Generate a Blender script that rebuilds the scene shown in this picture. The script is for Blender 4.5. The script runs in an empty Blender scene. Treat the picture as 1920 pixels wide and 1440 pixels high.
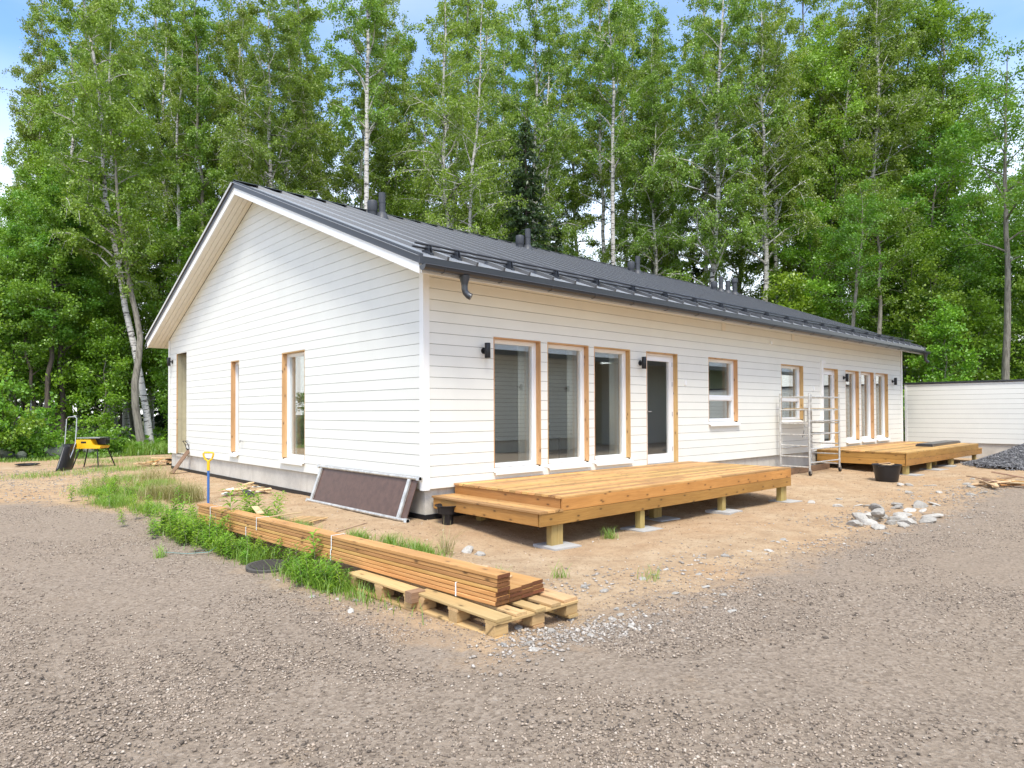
import bpy, math, random
import numpy as np
from mathutils import Matrix, Vector, Euler

# ------------------------------------------------------------------ camera
SC = bpy.context.scene
COL = SC.collection
cam_data = bpy.data.cameras.new('camera')
cam = bpy.data.objects.new('camera', cam_data)
COL.objects.link(cam)
SC.camera = cam
cam_data.sensor_width = 36.0
cam_data.lens = 36.0 * 1256.02 / 1920.0
cam_data.shift_y = 34.4 / 1920.0
cam_data.clip_start = 0.05
cam_data.clip_end = 2000
CAM = Vector((-5.388, -7.798, 1.56))
_yaw, _pitch, _roll = math.radians(47.8554), math.radians(0.7831), math.radians(-0.2408)
_F = Vector((math.cos(_yaw) * math.cos(_pitch), math.sin(_yaw) * math.cos(_pitch), math.sin(_pitch)))
_R = Vector((math.sin(_yaw), -math.cos(_yaw), 0))
_U = _R.cross(_F)
_R2 = _R * math.cos(_roll) + _U * math.sin(_roll)
_U2 = -_R * math.sin(_roll) + _U * math.cos(_roll)
cam.matrix_world = Matrix(((_R2.x, _U2.x, -_F.x, CAM.x), (_R2.y, _U2.y, -_F.y, CAM.y), (_R2.z, _U2.z, -_F.z, CAM.z), (0, 0, 0, 1)))

# ------------------------------------------------------------------ world, sun, exposure
SUN_DIR = Vector((-0.42, -0.52, 1.12)).normalized()      # towards the sun
sun_el = math.asin(SUN_DIR.z)
sun_rot = math.atan2(SUN_DIR.x, SUN_DIR.y)
world = bpy.data.worlds.new('World')
SC.world = world
world.use_nodes = True
wn, wl = world.node_tree.nodes, world.node_tree.links
wn.clear()
w_out = wn.new('ShaderNodeOutputWorld')
w_sky = wn.new('ShaderNodeTexSky')
w_sky.sky_type = 'NISHITA'
w_sky.sun_disc = False
w_sky.sun_elevation = sun_el
w_sky.sun_rotation = sun_rot
w_sky.air_density = 1.0
w_sky.dust_density = 0.6
w_sky.ozone_density = 1.6
w_b1 = wn.new('ShaderNodeBackground'); w_b1.inputs['Strength'].default_value = 0.15
w_hs = wn.new('ShaderNodeHueSaturation'); w_hs.inputs['Saturation'].default_value = 1.15; w_hs.inputs['Hue'].default_value = .505; w_hs.inputs['Value'].default_value = 1.1
wl.new(w_sky.outputs[0], w_hs.inputs['Color']); wl.new(w_hs.outputs[0], w_b1.inputs['Color'])
w_b2 = wn.new('ShaderNodeBackground')                    # thin white cloud and haze
w_b2.inputs['Color'].default_value = (0.97, 0.985, 0.98, 1)
w_b2.inputs['Strength'].default_value = 0.85
w_tc = wn.new('ShaderNodeTexCoord')
w_sep = wn.new('ShaderNodeSeparateXYZ'); wl.new(w_tc.outputs['Generated'], w_sep.inputs[0])
w_mr = wn.new('ShaderNodeValToRGB')                      # haze: opaque at the horizon, thinning upwards
e = w_mr.color_ramp.elements
e[0].position = 0.0; e[0].color = (1, 1, 1, 1)
e[1].position = 0.70; e[1].color = (.50, .50, .50, 1)
e2 = w_mr.color_ramp.elements.new(0.24); e2.color = (.74, .74, .74, 1)
e3 = w_mr.color_ramp.elements.new(0.42); e3.color = (.03, .03, .03, 1)
wl.new(w_sep.outputs['Z'], w_mr.inputs[0])
w_map = wn.new('ShaderNodeMapping'); w_map.inputs['Scale'].default_value = (1.6, 1.6, 5.0)
wl.new(w_tc.outputs['Generated'], w_map.inputs[0])
w_no = wn.new('ShaderNodeTexNoise'); w_no.inputs['Scale'].default_value = 1.7; w_no.inputs['Detail'].default_value = 5
wl.new(w_map.outputs[0], w_no.inputs['Vector'])
w_ad = wn.new('ShaderNodeMath'); w_ad.operation = 'MULTIPLY_ADD'
wl.new(w_no.outputs[0], w_ad.inputs[0]); w_ad.inputs[1].default_value = 0.5; w_ad.inputs[2].default_value = -0.27
w_s = wn.new('ShaderNodeMath'); w_s.operation = 'ADD'; w_s.use_clamp = True
wl.new(w_mr.outputs[0], w_s.inputs[0]); wl.new(w_ad.outputs[0], w_s.inputs[1])
w_mix = wn.new('ShaderNodeMixShader')
wl.new(w_s.outputs[0], w_mix.inputs[0]); wl.new(w_b1.outputs[0], w_mix.inputs[1]); wl.new(w_b2.outputs[0], w_mix.inputs[2])
wl.new(w_mix.outputs[0], w_out.inputs['Surface'])

sun_data = bpy.data.lights.new('sun', 'SUN')
sun_data.energy = 2.0
sun_data.angle = math.radians(17)
sun_data.color = (1.0, 0.955, 0.85)
sun = bpy.data.objects.new('sun', sun_data)
COL.objects.link(sun)
sun.rotation_euler = (-SUN_DIR).to_track_quat('-Z', 'Y').to_euler()
sun.location = (-20, -20, 40)
SC.view_settings.view_transform = 'Standard'
SC.view_settings.look = 'None'
SC.view_settings.gamma = 1.0
SC.view_settings.use_curve_mapping = False
SC.view_settings.exposure = 1.15

# ------------------------------------------------------------------ helpers
rnd = random.Random(7)


class MB:
    """collects faces; build() links them as ONE mesh object"""
    def __init__(s):
        s.v = []; s.f = []

    def quadbox(s, p):                       # 8 corners: bottom 4 ccw, top 4 ccw
        b = len(s.v); s.v += [tuple(q) for q in p]
        for f in ((3, 2, 1, 0), (4, 5, 6, 7), (0, 1, 5, 4), (1, 2, 6, 5), (2, 3, 7, 6), (3, 0, 4, 7)):
            s.f.append(tuple(b + i for i in f))
        return s

    def box(s, x0, x1, y0, y1, z0, z1):
        return s.quadbox([(x0, y0, z0), (x1, y0, z0), (x1, y1, z0), (x0, y1, z0), (x0, y0, z1), (x1, y0, z1), (x1, y1, z1), (x0, y1, z1)])

    def slope(s, x0, x1, y0, y1, o0, o1):    # a box that follows the soffit plane
        return s.quadbox([(x0, y0, zs(y0) + o0), (x1, y0, zs(y0) + o0), (x1, y1, zs(y1) + o0), (x0, y1, zs(y1) + o0),
                          (x0, y0, zs(y0) + o1), (x1, y0, zs(y0) + o1), (x1, y1, zs(y1) + o1), (x0, y1, zs(y1) + o1)])

    def tube(s, pts, rad, n=8, cap=True):
        pts = [Vector(p) for p in pts]
        if not hasattr(rad, '__len__'): rad = [rad] * len(pts)
        b = len(s.v)
        up = Vector((0.31, 0.17, 0.93))
        for i, p in enumerate(pts):
            d = (pts[min(i + 1, len(pts) - 1)] - pts[max(i - 1, 0)])
            d = d.normalized() if d.length > 1e-9 else Vector((0, 0, 1))
            a = d.cross(up)
            if a.length < 0.05: a = d.cross(Vector((1, 0.2, 0)))
            a.normalize(); c = d.cross(a)
            for k in range(n):
                t = 2 * math.pi * k / n
                q = p + (a * math.cos(t) + c * math.sin(t)) * rad[i]
                s.v.append((q.x, q.y, q.z))
        for i in range(len(pts) - 1):
            for k in range(n):
                k2 = (k + 1) % n
                s.f.append((b + i * n + k, b + (i + 1) * n + k, b + (i + 1) * n + k2, b + i * n + k2))
        if cap:
            s.f.append(tuple(b + k for k in range(n)))
            e = b + (len(pts) - 1) * n
            s.f.append(tuple(e + n - 1 - k for k in range(n)))
        return s

    def lathe(s, prof, c=(0, 0, 0), n=20, axis='z'):
        b = len(s.v)
        for r, z in prof:
            for k in range(n):
                t = 2 * math.pi * k / n
                q = (r * math.cos(t), r * math.sin(t), z)
                if axis == 'y': q = (q[0], -q[2], q[1])
                if axis == 'x': q = (-q[2], q[1], q[0])
                s.v.append((q[0] + c[0], q[1] + c[1], q[2] + c[2]))
        for i in range(len(prof) - 1):
            for k in range(n):
                k2 = (k + 1) % n
                s.f.append((b + i * n + k, b + i * n + k2, b + (i + 1) * n + k2, b + (i + 1) * n + k))
        s.f.append(tuple(b + n - 1 - k for k in range(n)))
        e = b + (len(prof) - 1) * n
        s.f.append(tuple(e + k for k in range(n)))
        return s

    def extrude(s, poly, y0, y1):            # poly in x,z swept along y
        b = len(s.v); n = len(poly)
        s.v += [(x, y0, z) for x, z in poly] + [(x, y1, z) for x, z in poly]
        for i in range(n):
            j = (i + 1) % n
            s.f.append((b + i, b + j, b + n + j, b + n + i))
        s.f.append(tuple(b + n - 1 - i for i in range(n)))
        s.f.append(tuple(b + n + i for i in range(n)))
        return s

    def mesh(s, name, mat, smooth=False):
        m = bpy.data.meshes.new(name)
        m.from_pydata(s.v, [], s.f)
        if mat: m.materials.append(mat)
        if smooth:
            m.shade_smooth()
            try: m.set_sharp_from_angle(angle=math.radians(40))
            except Exception: pass
        m.update()
        return m

    def build(s, name, mat, parent=None, smooth=False, loc=None, rot=None):
        return link(name, s.mesh(name, mat, smooth), parent, loc, rot)


def link(name, data, parent=None, loc=None, rot=None):
    o = bpy.data.objects.new(name, data)
    COL.objects.link(o)
    if parent: o.parent = parent
    if loc is not None: o.location = loc
    if rot is not None: o.rotation_euler = rot
    return o


def tag(o, label=None, cat=None, group=None, kind=None):
    if label: o['label'] = label
    if cat: o['category'] = cat
    if group: o['group'] = group
    if kind: o['kind'] = kind
    return o


def thing(name, label, cat, loc=(0, 0, 0), rz=0.0, group=None):
    o = bpy.data.objects.new(name, None)
    COL.objects.link(o)
    o.location = loc; o.rotation_euler = (0, 0, rz)
    return tag(o, label, cat, group)


def copy_tree(o, parent=None):
    c = o.copy(); COL.objects.link(c); c.parent = parent
    for ch in o.children: copy_tree(ch, c)
    return c


_bc = {}


def board_mesh(lx, ly, lz, mat, ch=0.004):
    """a plank with eased long edges, length along local x, centred"""
    key = (round(lx, 4), round(ly, 4), round(lz, 4), mat.name, ch)
    if key in _bc: return _bc[key]
    a, b, c = ly / 2, lz / 2, min(ch, ly / 4, lz / 4)
    sec = [(-a + c, -b), (a - c, -b), (a, -b + c), (a, b - c), (a - c, b), (-a + c, b), (-a, b - c), (-a, -b + c)]
    v = [(-lx / 2, y, z) for y, z in sec] + [(lx / 2, y, z) for y, z in sec]
    f = [(i, (i + 1) % 8, 8 + (i + 1) % 8, 8 + i) for i in range(8)]
    f = [tuple(reversed(q)) for q in f] + [tuple(range(8)), tuple(15 - i for i in range(8))]
    f = [tuple(reversed(q)) for q in f]
    m = bpy.data.meshes.new('board'); m.from_pydata(v, [], f); m.materials.append(mat); m.update()
    _bc[key] = m
    return m


def board(name, size, loc, mat, parent=None, rot=(0, 0, 0), ch=0.004):
    return link(name, board_mesh(*size, mat, ch), parent, loc, rot)


# value noise -------------------------------------------------------
def _hash(ix, iy, s):
    h = np.sin(ix * 127.1 + iy * 311.7 + s * 74.7) * 43758.5453
    return h - np.floor(h)


def vnoise(x, y, s=0):
    x = np.asarray(x, float); y = np.asarray(y, float)
    ix = np.floor(x); iy = np.floor(y); fx = x - ix; fy = y - iy
    fx = fx * fx * (3 - 2 * fx); fy = fy * fy * (3 - 2 * fy)
    a = _hash(ix, iy, s); b = _hash(ix + 1, iy, s); c = _hash(ix, iy + 1, s); d = _hash(ix + 1, iy + 1, s)
    return (a * (1 - fx) + b * fx) * (1 - fy) + (c * (1 - fx) + d * fx) * fy - 0.5


def sstep(a, b, x):
    t = np.clip((np.asarray(x, float) - a) / (b - a), 0, 1)
    return t * t * (3 - 2 * t)


# ------------------------------------------------------------------ materials
def new_mat(name):
    m = bpy.data.materials.new(name); m.use_nodes = True
    n, l = m.node_tree.nodes, m.node_tree.links
    b = n['Principled BSDF']
    return m, n, l, b


def N(n, t, **kw):
    o = n.new(t)
    for k, v in kw.items():
        if k in o.inputs: o.inputs[k].default_value = v
        else: setattr(o, k, v)
    return o


def rgba(c): return (c[0], c[1], c[2], 1)


def ramp(n, l, src, stops):
    r = n.new('ShaderNodeValToRGB')
    e = r.color_ramp.elements
    e[0].position, e[0].color = stops[0][0], rgba(stops[0][1])
    e[1].position, e[1].color = stops[-1][0], rgba(stops[-1][1])
    for p, c in stops[1:-1]:
        q = e.new(p); q.color = rgba(c)
    l.new(src, r.inputs[0])
    return r


def mixc(n, l, fac, a, b, mode='MIX'):
    m = n.new('ShaderNodeMix'); m.data_type = 'RGBA'; m.blend_type = mode
    if isinstance(fac, (int, float)): m.inputs['Factor'].default_value = fac
    else: l.new(fac, m.inputs['Factor'])
    for s, i in ((a, 6), (b, 7)):
        if isinstance(s, (tuple, list)): m.inputs[i].default_value = rgba(s)
        else: l.new(s, m.inputs[i])
    return m.outputs[2]


def plain(name, c, rough=0.6, metal=0.0, var=0.12, scale=6.0, bump=0.0, bscale=80, rnd_amt=0.0, ior=1.45, coat=0.0):
    """painted / moulded surfaces: base colour with a cloudy variation, fine relief"""
    m, n, l, b = new_mat(name)
    tc = N(n, 'ShaderNodeTexCoord')
    no = N(n, 'ShaderNodeTexNoise', Scale=scale, Detail=6.0, Roughness=0.65)
    l.new(tc.outputs['Object'], no.inputs['Vector'])
    lo = tuple(x * (1 - var) for x in c); hi = tuple(min(1, x * (1 + var)) for x in c)
    col = ramp(n, l, no.outputs[0], [(0.3, lo), (0.7, hi)]).outputs[0]
    if rnd_amt:
        oi = N(n, 'ShaderNodeObjectInfo')
        mr = N(n, 'ShaderNodeMapRange'); l.new(oi.outputs['Random'], mr.inputs[0])
        mr.inputs[3].default_value = 1 - rnd_amt; mr.inputs[4].default_value = 1 + rnd_amt
        hs = N(n, 'ShaderNodeHueSaturation'); l.new(col, hs.inputs['Color']); l.new(mr.outputs[0], hs.inputs['Value'])
        col = hs.outputs[0]
    l.new(col, b.inputs['Base Color'])
    b.inputs['Roughness'].default_value = rough
    b.inputs['Metallic'].default_value = metal
    b.inputs['IOR'].default_value = ior
    b.inputs['Coat Weight'].default_value = coat
    if bump:
        n2 = N(n, 'ShaderNodeTexNoise', Scale=bscale, Detail=4.0)
        l.new(tc.outputs['Object'], n2.inputs['Vector'])
        bp = N(n, 'ShaderNodeBump', Strength=bump, Distance=0.01)
        l.new(n2.outputs[0], bp.inputs['Height']); l.new(bp.outputs[0], b.inputs['Normal'])
    return m


def wood(name, dark, light, rough=0.65, knots=True, rnd_amt=0.22, wet=0.0):
    m, n, l, b = new_mat(name)
    tc = N(n, 'ShaderNodeTexCoord'); oi = N(n, 'ShaderNodeObjectInfo')
    mu = N(n, 'ShaderNodeMath', operation='MULTIPLY'); l.new(oi.outputs['Random'], mu.inputs[0]); mu.inputs[1].default_value = 37.0
    va = N(n, 'ShaderNodeVectorMath', operation='ADD'); l.new(tc.outputs['Object'], va.inputs[0]); l.new(mu.outputs[0], va.inputs[1])
    mp = N(n, 'ShaderNodeMapping'); mp.inputs['Scale'].default_value = (1.2, 22, 22); l.new(va.outputs[0], mp.inputs[0])
    g = N(n, 'ShaderNodeTexNoise', Scale=2.2, Detail=7.0, Roughness=0.62, Distortion=1.2); l.new(mp.outputs[0], g.inputs['Vector'])
    col = ramp(n, l, g.outputs[0], [(0.28, dark), (0.5, tuple((a + c) / 2 for a, c in zip(dark, light))), (0.72, light)]).outputs[0]
    blotch = N(n, 'ShaderNodeTexNoise', Scale=1.4, Detail=3.0); l.new(va.outputs[0], blotch.inputs['Vector'])
    col = mixc(n, l, ramp(n, l, blotch.outputs[0], [(0.4, (0, 0, 0)), (0.7, (.5, .5, .5))]).outputs[0], col, tuple(x * 0.72 for x in dark))
    if knots:
        sp_ = N(n, 'ShaderNodeSeparateXYZ'); l.new(va.outputs[0], sp_.inputs[0])
        yz = N(n, 'ShaderNodeMath', operation='ADD'); l.new(sp_.outputs[1], yz.inputs[0]); l.new(sp_.outputs[2], yz.inputs[1])
        cb_ = N(n, 'ShaderNodeCombineXYZ'); l.new(sp_.outputs[0], cb_.inputs[0]); l.new(yz.outputs[0], cb_.inputs[1])
        mk = N(n, 'ShaderNodeMapping'); mk.inputs['Scale'].default_value = (2.6, 6.0, 1); l.new(cb_.outputs[0], mk.inputs[0])
        vo = N(n, 'ShaderNodeTexVoronoi', Scale=1.0, voronoi_dimensions='2D'); l.new(mk.outputs[0], vo.inputs['Vector'])
        kr = ramp(n, l, vo.outputs['Distance'], [(0.03, (.95, .95, .95)), (0.07, (.5, .5, .5)), (0.09, (.12, .12, .12)), (0.2, (0, 0, 0))])
        col = mixc(n, l, kr.outputs[0], col, tuple(x * 0.34 for x in dark))
    mr = N(n, 'ShaderNodeMapRange'); l.new(oi.outputs['Random'], mr.inputs[0]); mr.inputs[3].default_value = 1 - rnd_amt; mr.inputs[4].default_value = 1 + rnd_amt
    hs = N(n, 'ShaderNodeHueSaturation'); l.new(col, hs.inputs['Color']); l.new(mr.outputs[0], hs.inputs['Value'])
    mr2 = N(n, 'ShaderNodeMapRange'); mu2 = N(n, 'ShaderNodeMath', operation='FRACT'); l.new(mu.outputs[0], mu2.inputs[0]); l.new(mu2.outputs[0], mr2.inputs[0])
    mr2.inputs[3].default_value = 0.488; mr2.inputs[4].default_value = 0.510; l.new(mr2.outputs[0], hs.inputs['Hue'])
    l.new(hs.outputs[0], b.inputs['Base Color'])
    b.inputs['Roughness'].default_value = rough
    bp = N(n, 'ShaderNodeBump', Strength=0.25, Distance=0.004); l.new(g.outputs[0], bp.inputs['Height']); l.new(bp.outputs[0], b.inputs['Normal'])
    return m


M = {}
M['siding'] = plain('white_siding_paint', (.77, .768, .712), 0.65, var=0.03, scale=1.5, bump=0.04, bscale=40, rnd_amt=0.018)
M['trim'] = plain('white_trim_paint', (.83, .825, .80), 0.5, var=0.02, scale=2)
M['frame'] = plain('white_frame_lacquer', (.84, .845, .85), 0.3, var=0.02, scale=2)
M['backing'] = plain('wind_barrier', (.085, .066, .045), 0.9)
M['soffit'] = plain('soffit_paint', (.80, .76, .67), 0.6, var=0.03, rnd_amt=0.02)
M['roof'] = plain('graphite_sheet_metal', (.026, .027, .031), 0.38, var=0.08, scale=1.2, rnd_amt=0.05, ior=1.9)
_b = M['roof'].node_tree.nodes['Principled BSDF']         # matt powdery coating: bright only at a grazing view
_b.inputs['Sheen Weight'].default_value = 0.95
_b.inputs['Sheen Roughness'].default_value = 0.48
_b.inputs['Sheen Tint'].default_value = (1, 1, 1, 1)
M['darkmetal'] = plain('dark_grey_metal', (.030, .032, .038), 0.30, var=0.08, ior=1.6)
M['verge'] = plain('verge_sheet_metal', (.050, .053, .062), 0.4, var=0.08)
M['black'] = plain('black_lamp_metal', (.012, .012, .014), 0.4)
M['pipe'] = plain('grey_vent_plastic', (.055, .058, .066), 0.5, var=0.1)
M['membrane'] = plain('black_membrane', (.013, .013, .016), 0.5, bump=0.5, bscale=30)
M['alu'] = plain('weathered_aluminium', (.58, .57, .54), 0.45, metal=0.55, var=0.3, scale=14, bump=0.15, bscale=60)
M['plastic_black'] = plain('black_plastic', (.016, .016, .019), 0.38, var=0.2)
M['yellow'] = plain('yellow_plastic', (.80, .47, .012), 0.38, var=0.06)
M['blue'] = plain('blue_shaft', (.05, .14, .40), 0.4, var=0.1)
M['steel'] = plain('galvanised_steel', (.55, .56, .57), 0.35, metal=0.9, var=0.15)
M['olive'] = plain('olive_cladding', (.40, .36, .24), 0.7, var=0.1, rnd_amt=0.05)
M['deck'] = wood('deck_timber', (.40, .215, .066), (.61, .37, .14), 0.6, rnd_amt=.36)
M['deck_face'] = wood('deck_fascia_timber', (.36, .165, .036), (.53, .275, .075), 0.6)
M['post'] = wood('green_treated_post', (.33, .23, .075), (.48, .36, .13), 0.7, knots=False, rnd_amt=0.1)
M['lumber'] = wood('brown_treated_plank', (.44, .215, .058), (.66, .385, .14), 0.7)
M['lumber_end'] = wood('plank_end_grain', (.12, .042, .014), (.22, .09, .03), 0.8, knots=False)
M['jamb'] = wood('bare_pine', (.50, .29, .11), (.68, .44, .21), 0.55, rnd_amt=0.06)
M['pallet'] = wood('pallet_wood', (.42, .26, .11), (.60, .41, .20), 0.8, rnd_amt=0.25)
M['scrap'] = wood('offcut_wood', (.48, .31, .15), (.72, .54, .33), 0.75, rnd_amt=0.35)
M['oldwood'] = wood('damp_brown_wood', (.16, .09, .05), (.30, .19, .11), 0.8)
M['ply'] = plain('brown_phenolic_ply', (.105, .060, .046), 0.45, var=0.25, scale=9, bump=0.1)
M['floor'] = wood('oak_floor', (.34, .20, .09), (.48, .31, .16), 0.35, knots=False)
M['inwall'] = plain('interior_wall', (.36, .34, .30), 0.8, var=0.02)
M['linen'] = plain('sheer_curtain', (.72, .72, .66), 0.9, var=0.04)


def concrete_mat(name, c, stain):
    m, n, l, b = new_mat(name)
    tc = N(n, 'ShaderNodeTexCoord')
    a = N(n, 'ShaderNodeTexNoise', Scale=1.6, Detail=7.0, Roughness=0.7); l.new(tc.outputs['Object'], a.inputs['Vector'])
    f = N(n, 'ShaderNodeTexNoise', Scale=60.0, Detail=3.0); l.new(tc.outputs['Object'], f.inputs['Vector'])
    col = ramp(n, l, a.outputs[0], [(0.3, tuple(x * .78 for x in c)), (0.55, c), (0.75, tuple(x * 1.12 for x in c))]).outputs[0]
    mp = N(n, 'ShaderNodeMapping'); mp.inputs['Scale'].default_value = (3, 3, .5); l.new(tc.outputs['Object'], mp.inputs[0])
    s = N(n, 'ShaderNodeTexNoise', Scale=2.0, Detail=5.0); l.new(mp.outputs[0], s.inputs['Vector'])
    col = mixc(n, l, ramp(n, l, s.outputs[0], [(0.55, (0, 0, 0)), (0.75, (.45, .45, .45))]).outputs[0], col, stain)
    col = mixc(n, l, ramp(n, l, f.outputs[0], [(0.35, (.22, .22, .22)), (0.6, (0, 0, 0))]).outputs[0], col, tuple(x * .5 for x in c))
    l.new(col, b.inputs['Base Color']); b.inputs['Roughness'].default_value = 0.9
    bp = N(n, 'ShaderNodeBump', Strength=0.3, Distance=0.004); l.new(f.outputs[0], bp.inputs['Height']); l.new(bp.outputs[0], b.inputs['Normal'])
    return m


M['concrete'] = concrete_mat('foundation_render', (.60, .565, .50), (.36, .31, .25))
M['paver'] = concrete_mat('concrete_paver', (.42, .41, .39), (.33, .27, .2))


def glass_mat():
    m, n, l, b = new_mat('window_glass')
    n.remove(b)
    out = n['Material Output']
    ge = N(n, 'ShaderNodeNewGeometry')
    dt = N(n, 'ShaderNodeVectorMath', operation='DOT_PRODUCT'); l.new(ge.outputs['Incoming'], dt.inputs[0]); l.new(ge.outputs['Normal'], dt.inputs[1])
    ab = N(n, 'ShaderNodeMath', operation='ABSOLUTE'); l.new(dt.outputs['Value'], ab.inputs[0])
    su = N(n, 'ShaderNodeMath', operation='SUBTRACT'); su.inputs[0].default_value = 1.0; l.new(ab.outputs[0], su.inputs[1])
    pw = N(n, 'ShaderNodeMath', operation='POWER'); l.new(su.outputs[0], pw.inputs[0]); pw.inputs[1].default_value = 5.0
    ma = N(n, 'ShaderNodeMath', operation='MULTIPLY_ADD'); l.new(pw.outputs[0], ma.inputs[0]); ma.inputs[1].default_value = .86; ma.inputs[2].default_value = .14
    tr = N(n, 'ShaderNodeBsdfTransparent', Color=(.975, .985, .978, 1))
    gl = N(n, 'ShaderNodeBsdfGlossy', Roughness=0.0, Color=(.96, .98, .97, 1))
    mx = N(n, 'ShaderNodeMixShader'); l.new(ma.outputs[0], mx.inputs[0]); l.new(tr.outputs[0], mx.inputs[1]); l.new(gl.outputs[0], mx.inputs[2])
    l.new(mx.outputs[0], out.inputs['Surface'])
    return m


M['glass'] = glass_mat()


def stone_mat(name, stops, scale=3.0, attr=True):
    m, n, l, b = new_mat(name)
    tc = N(n, 'ShaderNodeTexCoord'); oi = N(n, 'ShaderNodeObjectInfo')
    if attr:
        at = N(n, 'ShaderNodeAttribute', attribute_name='tint'); src = at.outputs['Fac']
    else: src = oi.outputs['Random']
    col = ramp(n, l, src, stops).outputs[0]
    no = N(n, 'ShaderNodeTexNoise', Scale=scale, Detail=6.0, Roughness=.7); l.new(tc.outputs['Object'], no.inputs['Vector'])
    col = mixc(n, l, 1.0, col, ramp(n, l, no.outputs[0], [(0.25, (.62, .62, .62)), (0.75, (1.2, 1.18, 1.15))]).outputs[0], 'MULTIPLY')
    l.new(col, b.inputs['Base Color']); b.inputs['Roughness'].default_value = .9
    bp = N(n, 'ShaderNodeBump', Strength=0.5, Distance=0.02); l.new(no.outputs[0], bp.inputs['Height']); l.new(bp.outputs[0], b.inputs['Normal'])
    return m


M['pebble'] = stone_mat('crushed_stone', [(0, (.0828, .0662, .0534)), (.25, (.2392, .1886, .1472)), (.6, (.3864, .31, .241)), (.92, (.4876, .402, .322)), (1, (.5704, .5014, .4232))], 20)
M['darkstone'] = stone_mat('dark_crushed_stone', [(0, (.055, .056, .062)), (.6, (.155, .155, .165)), (1, (.34, .34, .35))], 20)
M['rock'] = stone_mat('pale_rock', [(0, (.30, .285, .26)), (.5, (.40, .38, .345)), (1, (.54, .515, .47))], 4, attr=False)
M['mossrock'] = stone_mat('mossy_rock', [(0, (.10, .12, .09)), (1, (.22, .23, .19))], 3, attr=False)


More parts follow.
